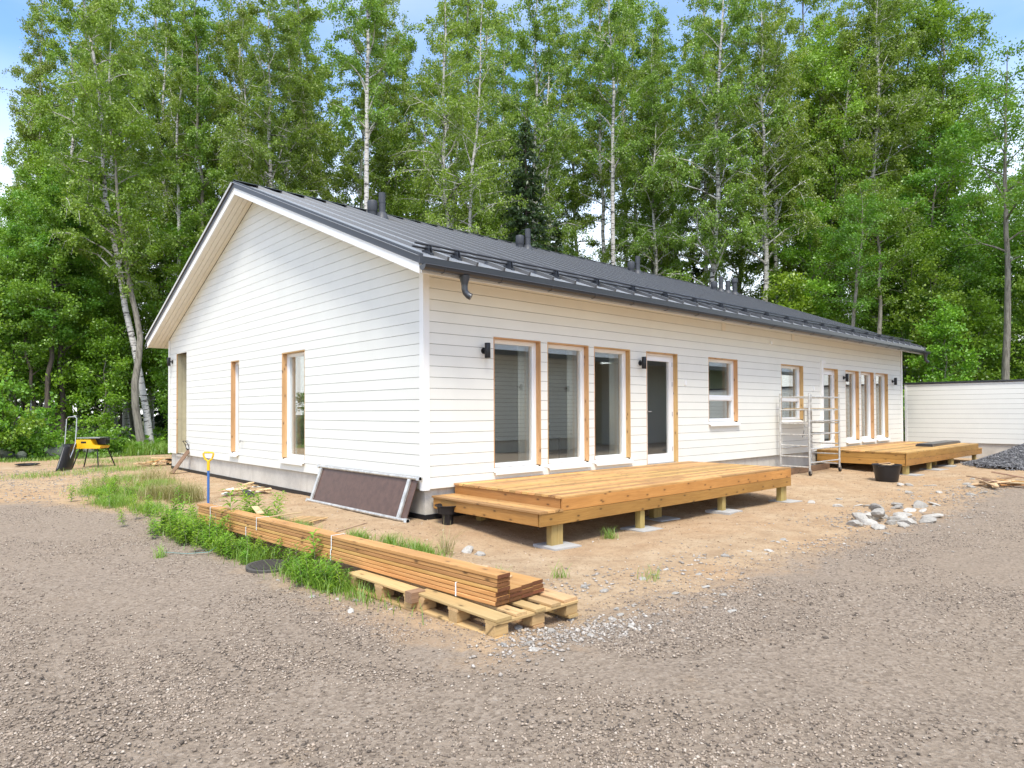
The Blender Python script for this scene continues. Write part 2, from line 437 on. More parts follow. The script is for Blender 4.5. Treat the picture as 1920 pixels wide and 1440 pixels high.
def soil_mat(name, kind):
    """gravel, sand and forest floor share one noise family and blend over the border band ('edge' attribute)"""
    m, n, l, b = new_mat(name)
    tc = N(n, 'ShaderNodeTexCoord'); P = tc.outputs['Object']

    def noise(s, d=5.0, r=.6):
        o = N(n, 'ShaderNodeTexNoise', Scale=s, Detail=d, Roughness=r); l.new(P, o.inputs['Vector']); return o.outputs[0]
    big, mid, fine = noise(.45, 4), noise(2.6, 6, .7), noise(34, 5, .75)
    vo = N(n, 'ShaderNodeTexVoronoi', Scale=46.0); l.new(P, vo.inputs['Vector'])
    vo2 = N(n, 'ShaderNodeTexVoronoi', Scale=95.0); l.new(P, vo2.inputs['Vector'])
    # gravel
    sep = N(n, 'ShaderNodeSeparateColor'); l.new(vo.outputs['Color'], sep.inputs[0])
    gcol = ramp(n, l, sep.outputs[0], [(0, (.112, .0854, .0644)), (.3, (.245, .1932, .1456)), (.65, (.3255, .259, .1995)), (.9, (.392, .3185, .2506)), (1, (.455, .385, .315))]).outputs[0]
    gcol = mixc(n, l, .5, gcol, ramp(n, l, fine, [(.3, (.126, .0966, .0721)), (.5, (.3115, .2464, .1862)), (.72, (.413, .336, .2625))]).outputs[0])
    gcol = mixc(n, l, ramp(n, l, big, [(.42, (0, 0, 0)), (.68, (.5, .5, .5))]).outputs[0], gcol, (.31, .242, .178))
    gcol = mixc(n, l, ramp(n, l, mid, [(.62, (0, 0, 0)), (.78, (.55, .55, .55))]).outputs[0], gcol, (.34, .24, .15))
    # sand
    scol = ramp(n, l, mid, [(.25, (.33, .22, .13)), (.5, (.50, .36, .225)), (.75, (.60, .46, .305))]).outputs[0]
    scol = mixc(n, l, ramp(n, l, big, [(.4, (0, 0, 0)), (.65, (.6, .6, .6))]).outputs[0], scol, (.48, .30, .16))
    clod = noise(9, 6, .8)
    scol = mixc(n, l, ramp(n, l, clod, [(.3, (.65, .65, .65)), (.46, (0, 0, 0))]).outputs[0], scol, (.27, .165, .09))
    scol = mixc(n, l, ramp(n, l, clod, [(.58, (0, 0, 0)), (.75, (.6, .6, .6))]).outputs[0], scol, (.60, .46, .31))
    scol = mixc(n, l, ramp(n, l, fine, [(.52, (0, 0, 0)), (.7, (.7, .7, .7))]).outputs[0], scol, (.24, .15, .085))
    # forest floor
    fcol = ramp(n, l, fine, [(.25, (.030, .030, .012)), (.5, (.065, .075, .022)), (.75, (.085, .13, .03))]).outputs[0]
    fcol = mixc(n, l, ramp(n, l, mid, [(.45, (0, 0, 0)), (.7, (.8, .8, .8))]).outputs[0], fcol, (.09, .065, .035))
    own, other = {'gravel': (gcol, scol), 'sand': (scol, gcol), 'forest': (fcol, scol)}[kind]
    at = N(n, 'ShaderNodeAttribute', attribute_name='edge')
    mm = N(n, 'ShaderNodeMath', operation='MULTIPLY_ADD'); l.new(mid, mm.inputs[0]); mm.inputs[1].default_value = 1.6; mm.inputs[2].default_value = -.8
    ad = N(n, 'ShaderNodeMath', operation='ADD'); l.new(at.outputs['Fac'], ad.inputs[0]); l.new(mm.outputs[0], ad.inputs[1])
    fac = ramp(n, l, ad.outputs[0], [(0.0, (.5, .5, .5)), (0.28, (0, 0, 0))]).outputs[0]
    l.new(mixc(n, l, fac, own, other), b.inputs['Base Color'])
    b.inputs['Roughness'].default_value = .95
    b.inputs['Specular IOR Level'].default_value = .2
    h1 = N(n, 'ShaderNodeMath', operation='MULTIPLY'); l.new(vo.outputs['Distance'], h1.inputs[0]); h1.inputs[1].default_value = {'gravel': .45, 'sand': .12, 'forest': .5}[kind]
    h2 = N(n, 'ShaderNodeMath', operation='MULTIPLY_ADD'); l.new(fine, h2.inputs[0]); h2.inputs[1].default_value = 1.1; l.new(h1.outputs[0], h2.inputs[2])
    if kind == 'sand':
        h3 = N(n, 'ShaderNodeMath', operation='MULTIPLY_ADD'); l.new(clod, h3.inputs[0]); h3.inputs[1].default_value = 2.6; l.new(h2.outputs[0], h3.inputs[2]); h2 = h3
    bp = N(n, 'ShaderNodeBump', Strength={'gravel': 1.0, 'sand': .8, 'forest': .8}[kind], Distance={'gravel': .020, 'sand': .022, 'forest': .05}[kind])
    l.new(h2.outputs[0], bp.inputs['Height']); l.new(bp.outputs[0], b.inputs['Normal'])
    return m


def leaf_mat(name, a, c, trans=0.42, vary=0.16):
    m, n, l, b = new_mat(name)
    n.remove(b); out = n['Material Output']
    at = N(n, 'ShaderNodeAttribute', attribute_name='tint'); oi = N(n, 'ShaderNodeObjectInfo')
    col = ramp(n, l, at.outputs['Fac'], [(0, a), (.55, tuple((x + y) / 2 for x, y in zip(a, c))), (1, c)]).outputs[0]
    hs = N(n, 'ShaderNodeHueSaturation'); l.new(col, hs.inputs['Color'])
    mr = N(n, 'ShaderNodeMapRange'); l.new(oi.outputs['Random'], mr.inputs[0]); mr.inputs[3].default_value = 1 - vary; mr.inputs[4].default_value = 1 + vary * 1.3
    l.new(mr.outputs[0], hs.inputs['Value'])
    mu = N(n, 'ShaderNodeMath', operation='MULTIPLY'); l.new(oi.outputs['Random'], mu.inputs[0]); mu.inputs[1].default_value = 7.31
    fr = N(n, 'ShaderNodeMath', operation='FRACT'); l.new(mu.outputs[0], fr.inputs[0])
    mh = N(n, 'ShaderNodeMapRange'); l.new(fr.outputs[0], mh.inputs[0]); mh.inputs[3].default_value = .475; mh.inputs[4].default_value = .515
    l.new(mh.outputs[0], hs.inputs['Hue'])
    df = N(n, 'ShaderNodeBsdfDiffuse'); tl = N(n, 'ShaderNodeBsdfTranslucent'); gl = N(n, 'ShaderNodeBsdfGlossy', Roughness=.45)
    l.new(hs.outputs[0], df.inputs['Color'])
    br = mixc(n, l, .5, hs.outputs[0], (.24, .40, .02)); l.new(br, tl.inputs['Color'])
    mx = N(n, 'ShaderNodeMixShader'); mx.inputs[0].default_value = trans; l.new(df.outputs[0], mx.inputs[1]); l.new(tl.outputs[0], mx.inputs[2])
    m2 = N(n, 'ShaderNodeMixShader'); m2.inputs[0].default_value = .05; l.new(mx.outputs[0], m2.inputs[1]); l.new(gl.outputs[0], m2.inputs[2])
    l.new(m2.outputs[0], out.inputs['Surface'])
    return m


M['leaf_birch'] = leaf_mat('birch_leaf', (.125, .215, .024), (.34, .475, .066))
M['leaf_broad'] = leaf_mat('broad_leaf', (.095, .225, .016), (.27, .475, .040))
M['leaf_bright'] = leaf_mat('young_leaf', (.12, .265, .014), (.32, .53, .036))
M['leaf_spruce'] = leaf_mat('spruce_needle', (.022, .050, .016), (.060, .105, .034), .12)
M['leaf_grass'] = leaf_mat('grass_blade', (.13, .26, .022), (.32, .46, .07))
M['leaf_dry'] = leaf_mat('dry_grass_blade', (.24, .25, .07), (.44, .39, .17), .3)
M['leaf_weed'] = leaf_mat('weed_leaf', (.115, .26, .020), (.30, .52, .05))


def bark_mat(name, base, marks, lo, hi, birch=False):
    m, n, l, b = new_mat(name)
    tc = N(n, 'ShaderNodeTexCoord')
    mp = N(n, 'ShaderNodeMapping'); mp.inputs['Scale'].default_value = (2.0, 2.0, 9.0) if birch else (9, 9, 1.2)
    l.new(tc.outputs['Object'], mp.inputs[0])
    no = N(n, 'ShaderNodeTexNoise', Scale=1.5, Detail=5.0, Roughness=.7, Distortion=.6); l.new(mp.outputs[0], no.inputs['Vector'])
    n2 = N(n, 'ShaderNodeTexNoise', Scale=.55, Detail=2.0); l.new(tc.outputs['Object'], n2.inputs['Vector'])
    s = N(n, 'ShaderNodeMath', operation='MULTIPLY_ADD'); l.new(n2.outputs[0], s.inputs[0]); s.inputs[1].default_value = .35; s.inputs[2].default_value = -.17
    ad = N(n, 'ShaderNodeMath', operation='ADD'); l.new(no.outputs[0], ad.inputs[0]); l.new(s.outputs[0], ad.inputs[1])
    col = ramp(n, l, ad.outputs[0], [(lo, base), (hi, marks)]).outputs[0]
    l.new(col, b.inputs['Base Color']); b.inputs['Roughness'].default_value = .85
    bp = N(n, 'ShaderNodeBump', Strength=.4, Distance=.02); l.new(no.outputs[0], bp.inputs['Height']); l.new(bp.outputs[0], b.inputs['Normal'])
    return m


M['bark_birch'] = bark_mat('birch_bark', (.56, .53, .49), (.045, .038, .032), .52, .60, True)
M['bark_grey'] = bark_mat('aspen_bark', (.25, .225, .18), (.10, .085, .065), .45, .65)
M['bark_dark'] = bark_mat('spruce_bark', (.115, .085, .065), (.045, .035, .028), .4, .65)

# ------------------------------------------------------------------ ground
GRAVEL_Y = -4.5


def height(x, y):
    x = np.asarray(x, float); y = np.asarray(y, float)
    h = 0.03 - 0.105 * sstep(-0.3, -2.0, y) * sstep(-3, 0.5, x) * (1 - 0.55 * sstep(6, 14, x))
    h = h + 0.05 * sstep(-2.6, -4.6, y) * sstep(-2.2, 0.5, x)
    h = h - 0.03 * sstep(-0.5, -2.2, x) * sstep(-6, 0, y)
    rough = 1 - 0.55 * sstep(-2.2, -2.9, x) - 0.0
    h = h + 0.05 * vnoise(x * .7, y * .7, 1) * rough + 0.028 * vnoise(x * 2.3, y * 2.3, 2) * rough + 0.012 * vnoise(x * 7, y * 7, 3)
    far = sstep(18, 30, np.maximum(y, x - 3))
    h = h + far * (0.5 * vnoise(x * .12, y * .12, 4) + 0.25)
    # flatten under the house footprint edges so the base line stays tidy
    near = np.exp(-((np.clip(-x, 0, 9) + np.clip(-y, 0, 9)) / 0.35) ** 2)
    return h * (1 - .6 * near) + 0.035 * .6 * near


def track(x, y):
    """compacted wheel tracks swinging round the corner of the yard"""
    x = np.asarray(x, float); y = np.asarray(y, float)
    r = np.hypot(x + 1.2, y + 3.4) + .10 * vnoise(x * .9, y * .9, 61)
    t = sum(np.exp(-((r - k) / w_) ** 2) for k, w_ in ((2.15, .16), (3.55, .17), (4.35, .13), (2.75, .10)))
    return np.clip(t, 0, 1) * np.clip(.75 + 1.3 * vnoise(x * 1.7, y * 1.7, 62), 0, 1)


def hz(x, y): return float(height(np.array([x]), np.array([y]))[0])


def gravel_sd(x, y):
    """signed distance-like value, > 0 inside the gravel drive"""
    w = 0.22 * vnoise(x * 1.1, y * 1.1, 11) + 0.12 * vnoise(x * 3.7, y * 3.7, 12) + .05 * vnoise(x * 11, y * 11, 13)
    a = (-2.62 + 0.06 * np.sin(y * .7)) - x - sstep(2.5, 6.5, y) * .8
    b = GRAVEL_Y - y
    lim = 6.75 - y - .45 * np.clip(-3.6 - x, 0, 9) * 0
    return np.minimum(np.maximum(a, b), lim) + w


def forest_sd(x, y):
    """> 0 in the wood"""
    w = 1.2 * vnoise(x * .35, y * .35, 21) + .5 * vnoise(x * 1.3, y * 1.3, 22)
    return np.maximum.reduce([y - 19.0 - .25 * np.clip(-x, 0, 60), np.where(x > 2, y - 14.2, -9), x - 22.8, -12.5 - x]) + w


def gl(segs):
    out = [segs[0][0]]
    for a, b, s in segs:
        k = max(1, int(round((b - a) / s)))
        out += list(a + (b - a) * (np.arange(k) + 1) / k)
    return np.array(out)


gx = gl([(-320, -60, 40), (-60, -20, 5), (-20, -8, .8), (-8, 3.0, .075), (3.0, 12, .14), (12, 24, .3), (24, 60, 2.5), (60, 320, 40)])
gy = gl([(-320, -60, 40), (-60, -16, 5), (-16, -8, .6), (-8, 3.0, .075), (3.0, 9, .14), (9, 24, .3), (24, 60, 2.5), (60, 320, 40)])
X, Y = np.meshgrid(gx, gy, indexing='ij')
Z = height(X, Y) - .009 * track(X, Y) * (gravel_sd(X, Y) > .1)
nx, ny = X.shape
cx = (X[:-1, :-1] + X[1:, 1:]) / 2; cy = (Y[:-1, :-1] + Y[1:, 1:]) / 2
zg = gravel_sd(cx, cy); zf = forest_sd(cx, cy)
zone = np.where(zf > 0, 2, np.where(zg > 0, 0, 1))
VS = np.stack([X, Y, Z], -1).reshape(-1, 3)
EG = gravel_sd(X, Y).ravel(); EF = forest_sd(X, Y).ravel()
ii, jj = np.meshgrid(np.arange(nx - 1), np.arange(ny - 1), indexing='ij')
Q = np.stack([ii * ny + jj, (ii + 1) * ny + jj, (ii + 1) * ny + jj + 1, ii * ny + jj + 1], -1)


def np_mesh(name, v, f, mat, smooth=True, attr=None):
    m = bpy.data.meshes.new(name)
    k = f.shape[1]
    m.vertices.add(len(v)); m.vertices.foreach_set('co', np.ascontiguousarray(v, dtype=np.float32).ravel())
    m.loops.add(f.size); m.loops.foreach_set('vertex_index', np.ascontiguousarray(f, dtype=np.int32).ravel())
    m.polygons.add(len(f)); m.polygons.foreach_set('loop_start', np.arange(0, f.size, k, dtype=np.int32))
    m.polygons.foreach_set('loop_total', np.full(len(f), k, dtype=np.int32))
    if smooth: m.polygons.foreach_set('use_smooth', np.ones(len(f), dtype=bool))
    for nm, val in (attr or {}).items():
        a = m.attributes.new(nm, 'FLOAT', 'POINT'); a.data.foreach_set('value', np.ascontiguousarray(val, dtype=np.float32))
    m.materials.append(mat); m.update(calc_edges=True)
    return m


for zi, (nm, kd) in enumerate((('gravel_drive', 'gravel'), ('sand_yard', 'sand'), ('ground', 'forest'))):
    q = Q[zone == zi]
    u, inv = np.unique(q, return_inverse=True)
    e = {0: np.abs(EG), 1: np.minimum(np.abs(EG), 9), 2: np.clip(EF, 0, 9) * .5}[zi][u]
    me = np_mesh(nm, VS[u], inv.reshape(-1, 4), soil_mat(nm + '_soil', kd), attr={'edge': e})
    tag(link(nm, me), kind='structure')

# loose stones on the drive and along its edge
rs = np.random.RandomState(3)


def scatter_stones(name, x, y, z, size, flat, mat, tint, seedmul=1.0):
    k = len(x)
    base = np.array([(1, 0, 0), (0, 1, 0), (-1, 0, 0), (0, -1, 0), (0, 0, 1), (0, 0, -1)], float)
    tri = np.array([(0, 1, 4), (1, 2, 4), (2, 3, 4), (3, 0, 4), (1, 0, 5), (2, 1, 5), (3, 2, 5), (0, 3, 5)])
    v = np.repeat(base[None], k, 0) * (1 + .45 * (rs.rand(k, 6, 3) - .5)) + .28 * (rs.rand(k, 6, 3) - .5)
    v *= np.stack([size * (.7 + .6 * rs.rand(k)), size * (.6 + .5 * rs.rand(k)), size * flat * (.6 + .6 * rs.rand(k))], -1)[:, None]
    a = rs.rand(k) * 6.283; ca, sa = np.cos(a)[:, None], np.sin(a)[:, None]
    vx = v[..., 0] * ca - v[..., 1] * sa; vy = v[..., 0] * sa + v[..., 1] * ca
    v = np.stack([vx + x[:, None], vy + y[:, None], v[..., 2] + z[:, None]], -1)
    f = (tri[None] + (np.arange(k) * 6)[:, None, None]).reshape(-1, 3)
    return np_mesh(name, v.reshape(-1, 3), f, mat, smooth=False, attr={'tint': np.repeat(tint, 6)})


def pts_polar(n, r0, r1, pw, a0, a1):
    r = r0 + (r1 - r0) * rs.rand(n) ** pw
    a = np.radians(a0 + (a1 - a0) * rs.rand(n))
    return CAM.x + r * np.cos(a), CAM.y + r * np.sin(a)


px, py = pts_polar(260000, 2.2, 14, 1.35, 4, 92)
sd = gravel_sd(px, py)
clump = vnoise(px * .8, py * .8, 31) + .7 * vnoise(px * 2.4 + .5 * py, py * 1.4, 32)
keep = ((sd > 0) & (rs.rand(len(px)) < np.clip(.60 + 1.7 * clump, .05, 1) * (1 - .8 * track(px, py)))) | ((sd > -.35) & (sd <= 0) & (rs.rand(len(px)) < .30))
px, py = px[keep], py[keep]
sz = .0042 + .0078 * rs.rand(len(px)) ** 1.8 + .009 * (rs.rand(len(px)) > .994)
st = scatter_stones('gravel_stones', px, py, height(px, py) + sz * .25, sz, .62, M['pebble'], rs.rand(len(px)))
tag(link('gravel_stones', st), 'loose crushed stone lying on the grey brown gravel drive', 'gravel', kind='stuff')

# ------------------------------------------------------------------ house
BD = 0.158                                   # siding exposure
Z0 = 0.6315                                  # first joint
ZB = 0.467                                   # siding bottom
LEN, WID = 19.12, 12.25
YR = WID / 2
ZR = 6.03


def zs(y): return ZR - 0.4 * abs(y - YR)     # soffit plane


house = thing('house', 'long white clad single storey duplex with dark metal gable roof', 'house', (0, 0, 0))
FRONT = [  # x0, x1, z0, z1, kind
    (1.29, 2.31, .6315, 2.71, 'w'), (2.46, 3.49, .6315, 2.71, 'w'), (3.63, 4.66, .6315, 2.71, 'w'), (5.15, 6.20, .53, 2.71, 'd'),
    (7.34, 8.56, 1.2635, 2.71, 'e'), (10.64, 11.86, 1.2635, 2.71, 'e'), (13.00, 14.03, .53, 2.71, 'd'),
    (14.54, 15.52, .6315, 2.71, 'w'), (15.67, 16.68, .6315, 2.71, 'w'), (16.83, 17.87, .6315, 2.71, 'w')]
GABLE = [(3.78, 4.79, .6315, 2.71, 'w'), (7.03, 7.53, .6315, 2.71, 'w'), (10.72, 11.59, .30, 3.14, 'p')]


def cut_strips(a0, a1, z0, z1, ops):
    """rectangle minus openings -> list of (a0,a1,z0,z1)"""
    zc = sorted({z0, z1} | {z for o in ops for z in o[2:4] if z0 + 1e-4 < z < z1 - 1e-4})
    out = []
    for za, zb in zip(zc, zc[1:]):
        zm = (za + zb) / 2; x = a0
        for o in sorted(ops):
            if o[2] < zm < o[3]:
                if o[0] > x + 1e-4: out.append((x, min(o[0], a1), za, zb))
                x = max(x, o[1])
        if x < a1 - 1e-4: out.append((x, a1, za, zb))
    return out


T = 0.021                                    # siding thickness
GAP = 0.0063
# wall slabs behind the boards
mb = MB()
for a, b, c, d in cut_strips(0.02, LEN - .02, ZB + .02, 3.56, FRONT): mb.box(a, b, T, .26, c, d)
front_wall = mb.build('front_wall', M['backing'], house)
mb = MB()
for a, b, c, d in cut_strips(.262, WID - .262, ZB + .02, 3.50, GABLE): mb.box(T, .26, a, b, c, d)
for k in range(24):                          # gable triangle in steps hidden by the boards
    za, zb = 3.50 + k * .102, 3.50 + (k + 1) * .102
    hw = (ZR - .01 - zb) / .4
    if hw > .05: mb.box(T, .26, YR - hw, YR + hw, za, zb)
gable_wall = mb.build('gable_wall', M['backing'], house)
mb = MB()
mb.box(.02, LEN - .02, WID - .26, WID, ZB + .02, 3.56)
mb.build('rear_wall', M['siding'], house)
mb = MB()
mb.box(LEN - .26, LEN, .262, WID - .262, ZB + .02, 3.50)
for k in range(24):
    za, zb = 3.50 + k * .102, 3.50 + (k + 1) * .102
    hw = (ZR - .01 - zb) / .4
    if hw > .05: mb.box(LEN - .26, LEN, YR - hw, YR + hw, za, zb)
mb.build('far_gable_wall', M['siding'], house)

rows = [(ZB, Z0)] + [(Z0 + k * BD, Z0 + (k + 1) * BD) for k in range(36)]
for za, zb in rows:
    # front
    if za < 3.53:
        st = cut_strips(.088, LEN - .088, za + GAP / 2, min(zb - GAP / 2, 3.565), FRONT)
        tops = sorted({s[2] for s in st})
        if len(tops) == 1:
            for s in st:
                MB().box(s[0], s[1], 0, T, s[2], s[3]).build('siding_board', M['siding'], front_wall)
        else:                                # a row notched round the heads or sills: connected pieces stay one board
            groups = []
            for s in st:
                hit = [g for g in groups if any(abs(s[2] - q[3]) < 1e-4 and s[0] < q[1] and q[0] < s[1] or abs(q[2] - s[3]) < 1e-4 and s[0] < q[1] and q[0] < s[1] for q in g)]
                ng = [s]
                for g in hit: ng += g; groups.remove(g)
                groups.append(ng)
            for g in groups:
                m_ = MB()
                for s in g: m_.box(s[0], s[1], 0, T, s[2], s[3])
                m_.build('siding_board', M['siding'], front_wall)
    # gable: boards end on the soffit line
    a, b = za + GAP / 2, zb - GAP / 2
    if a < ZR - .05:
        groups = []
        for s in cut_strips(.088, WID - .088, a, b, GABLE if a < 3.2 else []):
            hit = [g for g in groups if any((abs(s[2] - q[3]) < 1e-4 or abs(q[2] - s[3]) < 1e-4) and s[0] < q[1] and q[0] < s[1] for q in g)]
            ng = [s]
            for g in hit: ng += g; groups.remove(g)
            groups.append(ng)
        for g in groups:
            m_ = MB()
            for (y0, y1, z0, z1) in g:
                lim = lambda y: zs(y) - .003
                if lim(y0) < z0: y0 = YR - (ZR - .003 - z0) / .4 + 1e-4
                if lim(y1) < z0: y1 = YR + (ZR - .003 - z0) / .4 - 1e-4
                poly = [(y0, z0), (y1, z0)]
                if lim(y1) < z1:
                    if lim(y1) > z0 + .001: poly.append((y1, lim(y1)))
                    yk = YR + (ZR - .003 - z1) / .4
                    poly += [(yk, z1)] if z1 < ZR - .02 else []
                else: poly.append((y1, z1))
                if z1 >= ZR - .02: poly.append((YR, ZR - .02))
                if lim(y0) < z1:
                    yk = YR - (ZR - .003 - z1) / .4
                    poly += [(yk, z1)] if z1 < ZR - .02 else []
                    if lim(y0) > z0 + .001: poly.append((y0, lim(y0)))
                else: poly.append((y0, z1))
                bs = len(m_.v); k_ = len(poly)
                m_.v += [(0, y, z) for y, z in poly] + [(T, y, z) for y, z in poly]
                m_.f += [tuple(bs + k_ - 1 - i for i in range(k_)), tuple(bs + k_ + i for i in range(k_))]
                m_.f += [(bs + i, bs + (i + 1) % k_, bs + k_ + (i + 1) % k_, bs + k_ + i) for i in range(k_)]
            m_.build('siding_board', M['siding'], gable_wall)
# corner boards
for (x0, x1, y0, y1) in ((-.021, 0.0, -.021, .075), (0.001, .085, -.021, -.001), (LEN - .085, LEN - .001, -.021, -.001), (LEN, LEN + .021, -.021, .075), (-.021, 0, WID - .075, WID + .021), (.001, .085, WID, WID + .021)):
    zt = 3.55
    MB().box(x0, x1, y0, y1, ZB - .012, zt).build('corner_board', M['trim'], house)
# foundation and membrane
fd = MB().box(.055, LEN - .055, .055, WID - .055, -.25, ZB + .019).build('foundation', M['concrete'], house)
MB().box(.04, LEN - .04, .04, WID - .04, -.25, .105).build('membrane', M['membrane'], fd)
MB().box(.012, LEN - .012, .012, .055, ZB + .004, ZB + .018).build('drip_flashing', M['darkmetal'], house)
MB().box(.012, .0545, .056, WID - .012, ZB + .004, ZB + .018).build('drip_flashing', M['darkmetal'], house)
# interior
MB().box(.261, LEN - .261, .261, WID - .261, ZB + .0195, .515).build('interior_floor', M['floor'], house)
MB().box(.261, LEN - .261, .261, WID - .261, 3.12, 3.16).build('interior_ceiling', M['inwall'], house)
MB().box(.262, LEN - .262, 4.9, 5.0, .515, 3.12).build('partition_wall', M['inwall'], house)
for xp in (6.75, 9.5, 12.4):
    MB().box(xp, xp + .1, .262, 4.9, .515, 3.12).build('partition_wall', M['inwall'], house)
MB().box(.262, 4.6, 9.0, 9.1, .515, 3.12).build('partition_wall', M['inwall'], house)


def window(x0, x1, z0, z1, kind, wall):
    """built in wall space (a along the wall, d inwards, z up)"""
    if wall == 'front': P = lambda a, d, z: (a, d, z)
    else: P = lambda a, d, z: (d, a, z)

    def bx(m, a0, a1, d0, d1, za, zb):
        p = [P(a0, d0, za), P(a1, d0, za), P(a1, d1, za), P(a0, d1, za), P(a0, d0, zb), P(a1, d0, zb), P(a1, d1, zb), P(a0, d1, zb)]
        if wall != 'front': p = [p[i] for i in (0, 3, 2, 1, 4, 7, 6, 5)]
        return m.quadbox(p)
    w = link('door' if kind == 'd' else 'window', None, house)
    j = .022
    zi = z0 + (.06 if kind != 'd' else 0)
    for q in ((x0 + .0015, x0 + j, zi, z1 - j), (x1 - j, x1 - .0015, zi, z1 - j), (x0 + .0015, x1 - .0015, z1 - j, z1 - .0015)):
        horiz = q[1] - q[0] > .3
        L = (q[1] - q[0]) if horiz else (q[3] - q[2])
        c = P((q[0] + q[1]) / 2, .055, (q[2] + q[3]) / 2)
        rz = 0 if wall == 'front' else math.pi / 2
        if horiz: board('jamb', (L, .108, j - .003), c, M['jamb'], w, (0, 0, rz), .001)
        else: board('jamb', (L, .108, j - .003), c, M['jamb'], w, (0, math.pi / 2, rz) if wall == 'front' else (math.pi / 2, math.pi / 2, 0), .001) if wall == 'front' else board('jamb', (L, j - .003, .108), c, M['jamb'], w, (0, math.pi / 2, 0), .001)
    fa, fb, fz0, fz1 = x0 + j, x1 - j, zi, z1 - j
    fw = .046 if kind != 'd' else .042
    m = MB()
    bx(m, fa, fa + fw, .095, .215, fz0, fz1); bx(m, fb - fw, fb, .095, .215, fz0, fz1)
    bx(m, fa + fw, fb - fw, .095, .215, fz1 - fw, fz1); bx(m, fa + fw, fb - fw, .095, .215, fz0, fz0 + fw)
    if kind == 'e': bx(m, fa + fw, fb - fw, .095, .215, fz0 + .47, fz0 + .56)
    m.build('frame', M['frame'], w)
    if kind == 'd':
        a, b, c, d = fa + fw + .004, fb - fw - .004, fz0 + fw + .004, fz1 - fw - .004
        m = MB(); s = .095
        bx(m, a, a + s, .10, .165, c, d); bx(m, b - s, b, .10, .165, c, d); bx(m, a + s, b - s, .10, .165, d - s, d); bx(m, a + s, b - s, .10, .165, c, c + .13)
        m.build('leaf_frame', M['frame'], w)
        bx(MB(), a + s - .004, b - s + .004, .128, .136, c + .126, d - s + .004).build('pane', M['glass'], w)
        m = MB(); hx = a + .045
        bx(m, hx - .016, hx + .016, .09, .0995, 1.42, 1.64); m.tube([P(hx, .085, 1.55), P(hx, .05, 1.55), P(hx + .11, .05, 1.55)], .009, 8)
        m.build('handle', M['steel'], w)
        for zz in (.75, 1.45, 2.05, 2.45):
            m = MB(); m.tube([P(b + .004, .092, zz), P(b + .004, .092, zz + .09)], .009, 6); m.build('hinge', M['steel'], w)
        bx(MB(), x0 - .0, x1 + .0, .0, .0945, z0 - .045, z0 - .002).build('threshold', M['trim'], w)
    else:
        holes = [(fz0 + fw, fz1 - fw)] if kind == 'w' else [(fz0 + fw, fz0 + .47), (fz0 + .56, fz1 - fw)]
        for za, zb in holes:
            m = MB(); s = .017
            a, b = fa + fw, fb - fw
            bx(m, a, a + s, .118, .20, za, zb); bx(m, b - s, b, .118, .20, za, zb); bx(m, a + s, b - s, .118, .20, zb - s, zb); bx(m, a + s, b - s, .118, .20, za, za + s)
            m.build('sash', M['frame'], w)
            bx(MB(), a + s - .004, b - s + .004, .134, .140, za + s - .004, zb - s + .004).build('pane', M['glass'], w)
            bx(MB(), a + s - .004, b - s + .004, .185, .190, za + s - .004, zb - s + .004).build('pane', M['glass'], w)
        # folded sheet sill
        m = MB()
        p = [P(x0 - .012, -.062, z0 - .012), P(x1 + .012, -.062, z0 - .012), P(x1 + .012, .0945, z0 + .042), P(x0 - .012, .0945, z0 + .042),
             P(x0 - .012, -.062, z0 - .004), P(x1 + .012, -.062, z0 - .004), P(x1 + .012, .0945, z0 + .052), P(x0 - .012, .0945, z0 + .052)]
        if wall != 'front': p = [p[i] for i in (0, 3, 2, 1, 4, 7, 6, 5)]
        m.quadbox(p)
        bx(m, x0 - .012, x1 + .012, -.062, -.056, z0 - .038, z0 - .0125)
        m.build('sill', M['trim'], w)
    return w


for o in FRONT: window(*o, 'front')
for o in GABLE[:2]: window(*o, 'gable')
# porch recess in the gable
MB().box(.021, .45, 10.62, 10.7185, .47, 3.20).build('porch_wall', M['siding'], house)
MB().box(.36, .45, 10.7190, 11.70, .47, 3.20).build('porch_wall', M['siding'], house)
MB().box(.0215, 0.3595, 10.7192, 11.70, 3.142, 3.20).build('porch_ceiling', M['trim'], house)
MB().box(.0215, 0.3595, 10.7192, 11.70, .40, .474).build('porch_floor', M['concrete'], house)
MB().box(.0, .022, 11.556, 11.5895, .4745, 3.1395).build('porch_jamb', M['jamb'], house)
for k in range(3):
    MB().box(.024 + k * .112, .130 + k * .112, 11.562, 11.5895, .4745, 3.1415).build('porch_board', M['olive'], house)
MB().box(.0215, 0.3595, 11.616, 11.70, .474, 3.142).build('porch_wall', M['backing'], house)

# roof ---------------------------------------------------------------
XL, XR2 = -.43, LEN + .50
YE = -.52                                    # eave line
mb = MB()
for ya, yb in ((YE, YR), (YR, WID - YE)):
    mb.slope(XL + .035, XR2 - .035, ya, yb, .022, .215)
roof = mb.build('roof', M['backing'], house)
sl = math.hypot(YR - YE + .03, .4 * (YR - YE + .03))
ang = math.atan(.4)
PW = .505
npan = int((XR2 - .02 - (.02 - PW)) / PW) + 1
pm = MB()
pm.box(0, PW - .001, 0, sl, 0, .005)
pm.box(PW - .034, PW - .001, -.002, sl - .05, .0052, .058)
pmesh = pm.mesh('roof_panel', M['roof'])
last = None
for k in range(npan):
    x = .02 - PW + k * PW + .012
    if x + PW > XR2 - .02: break
    ye = YE - .03
    link('roof_panel', pmesh, roof, (x, ye, zs(ye) + .232), (ang, 0, 0))
    link('roof_panel', pmesh, roof, (x + PW, WID - ye, zs(WID - ye) + .232), (ang, 0, math.pi))
    last = x + PW
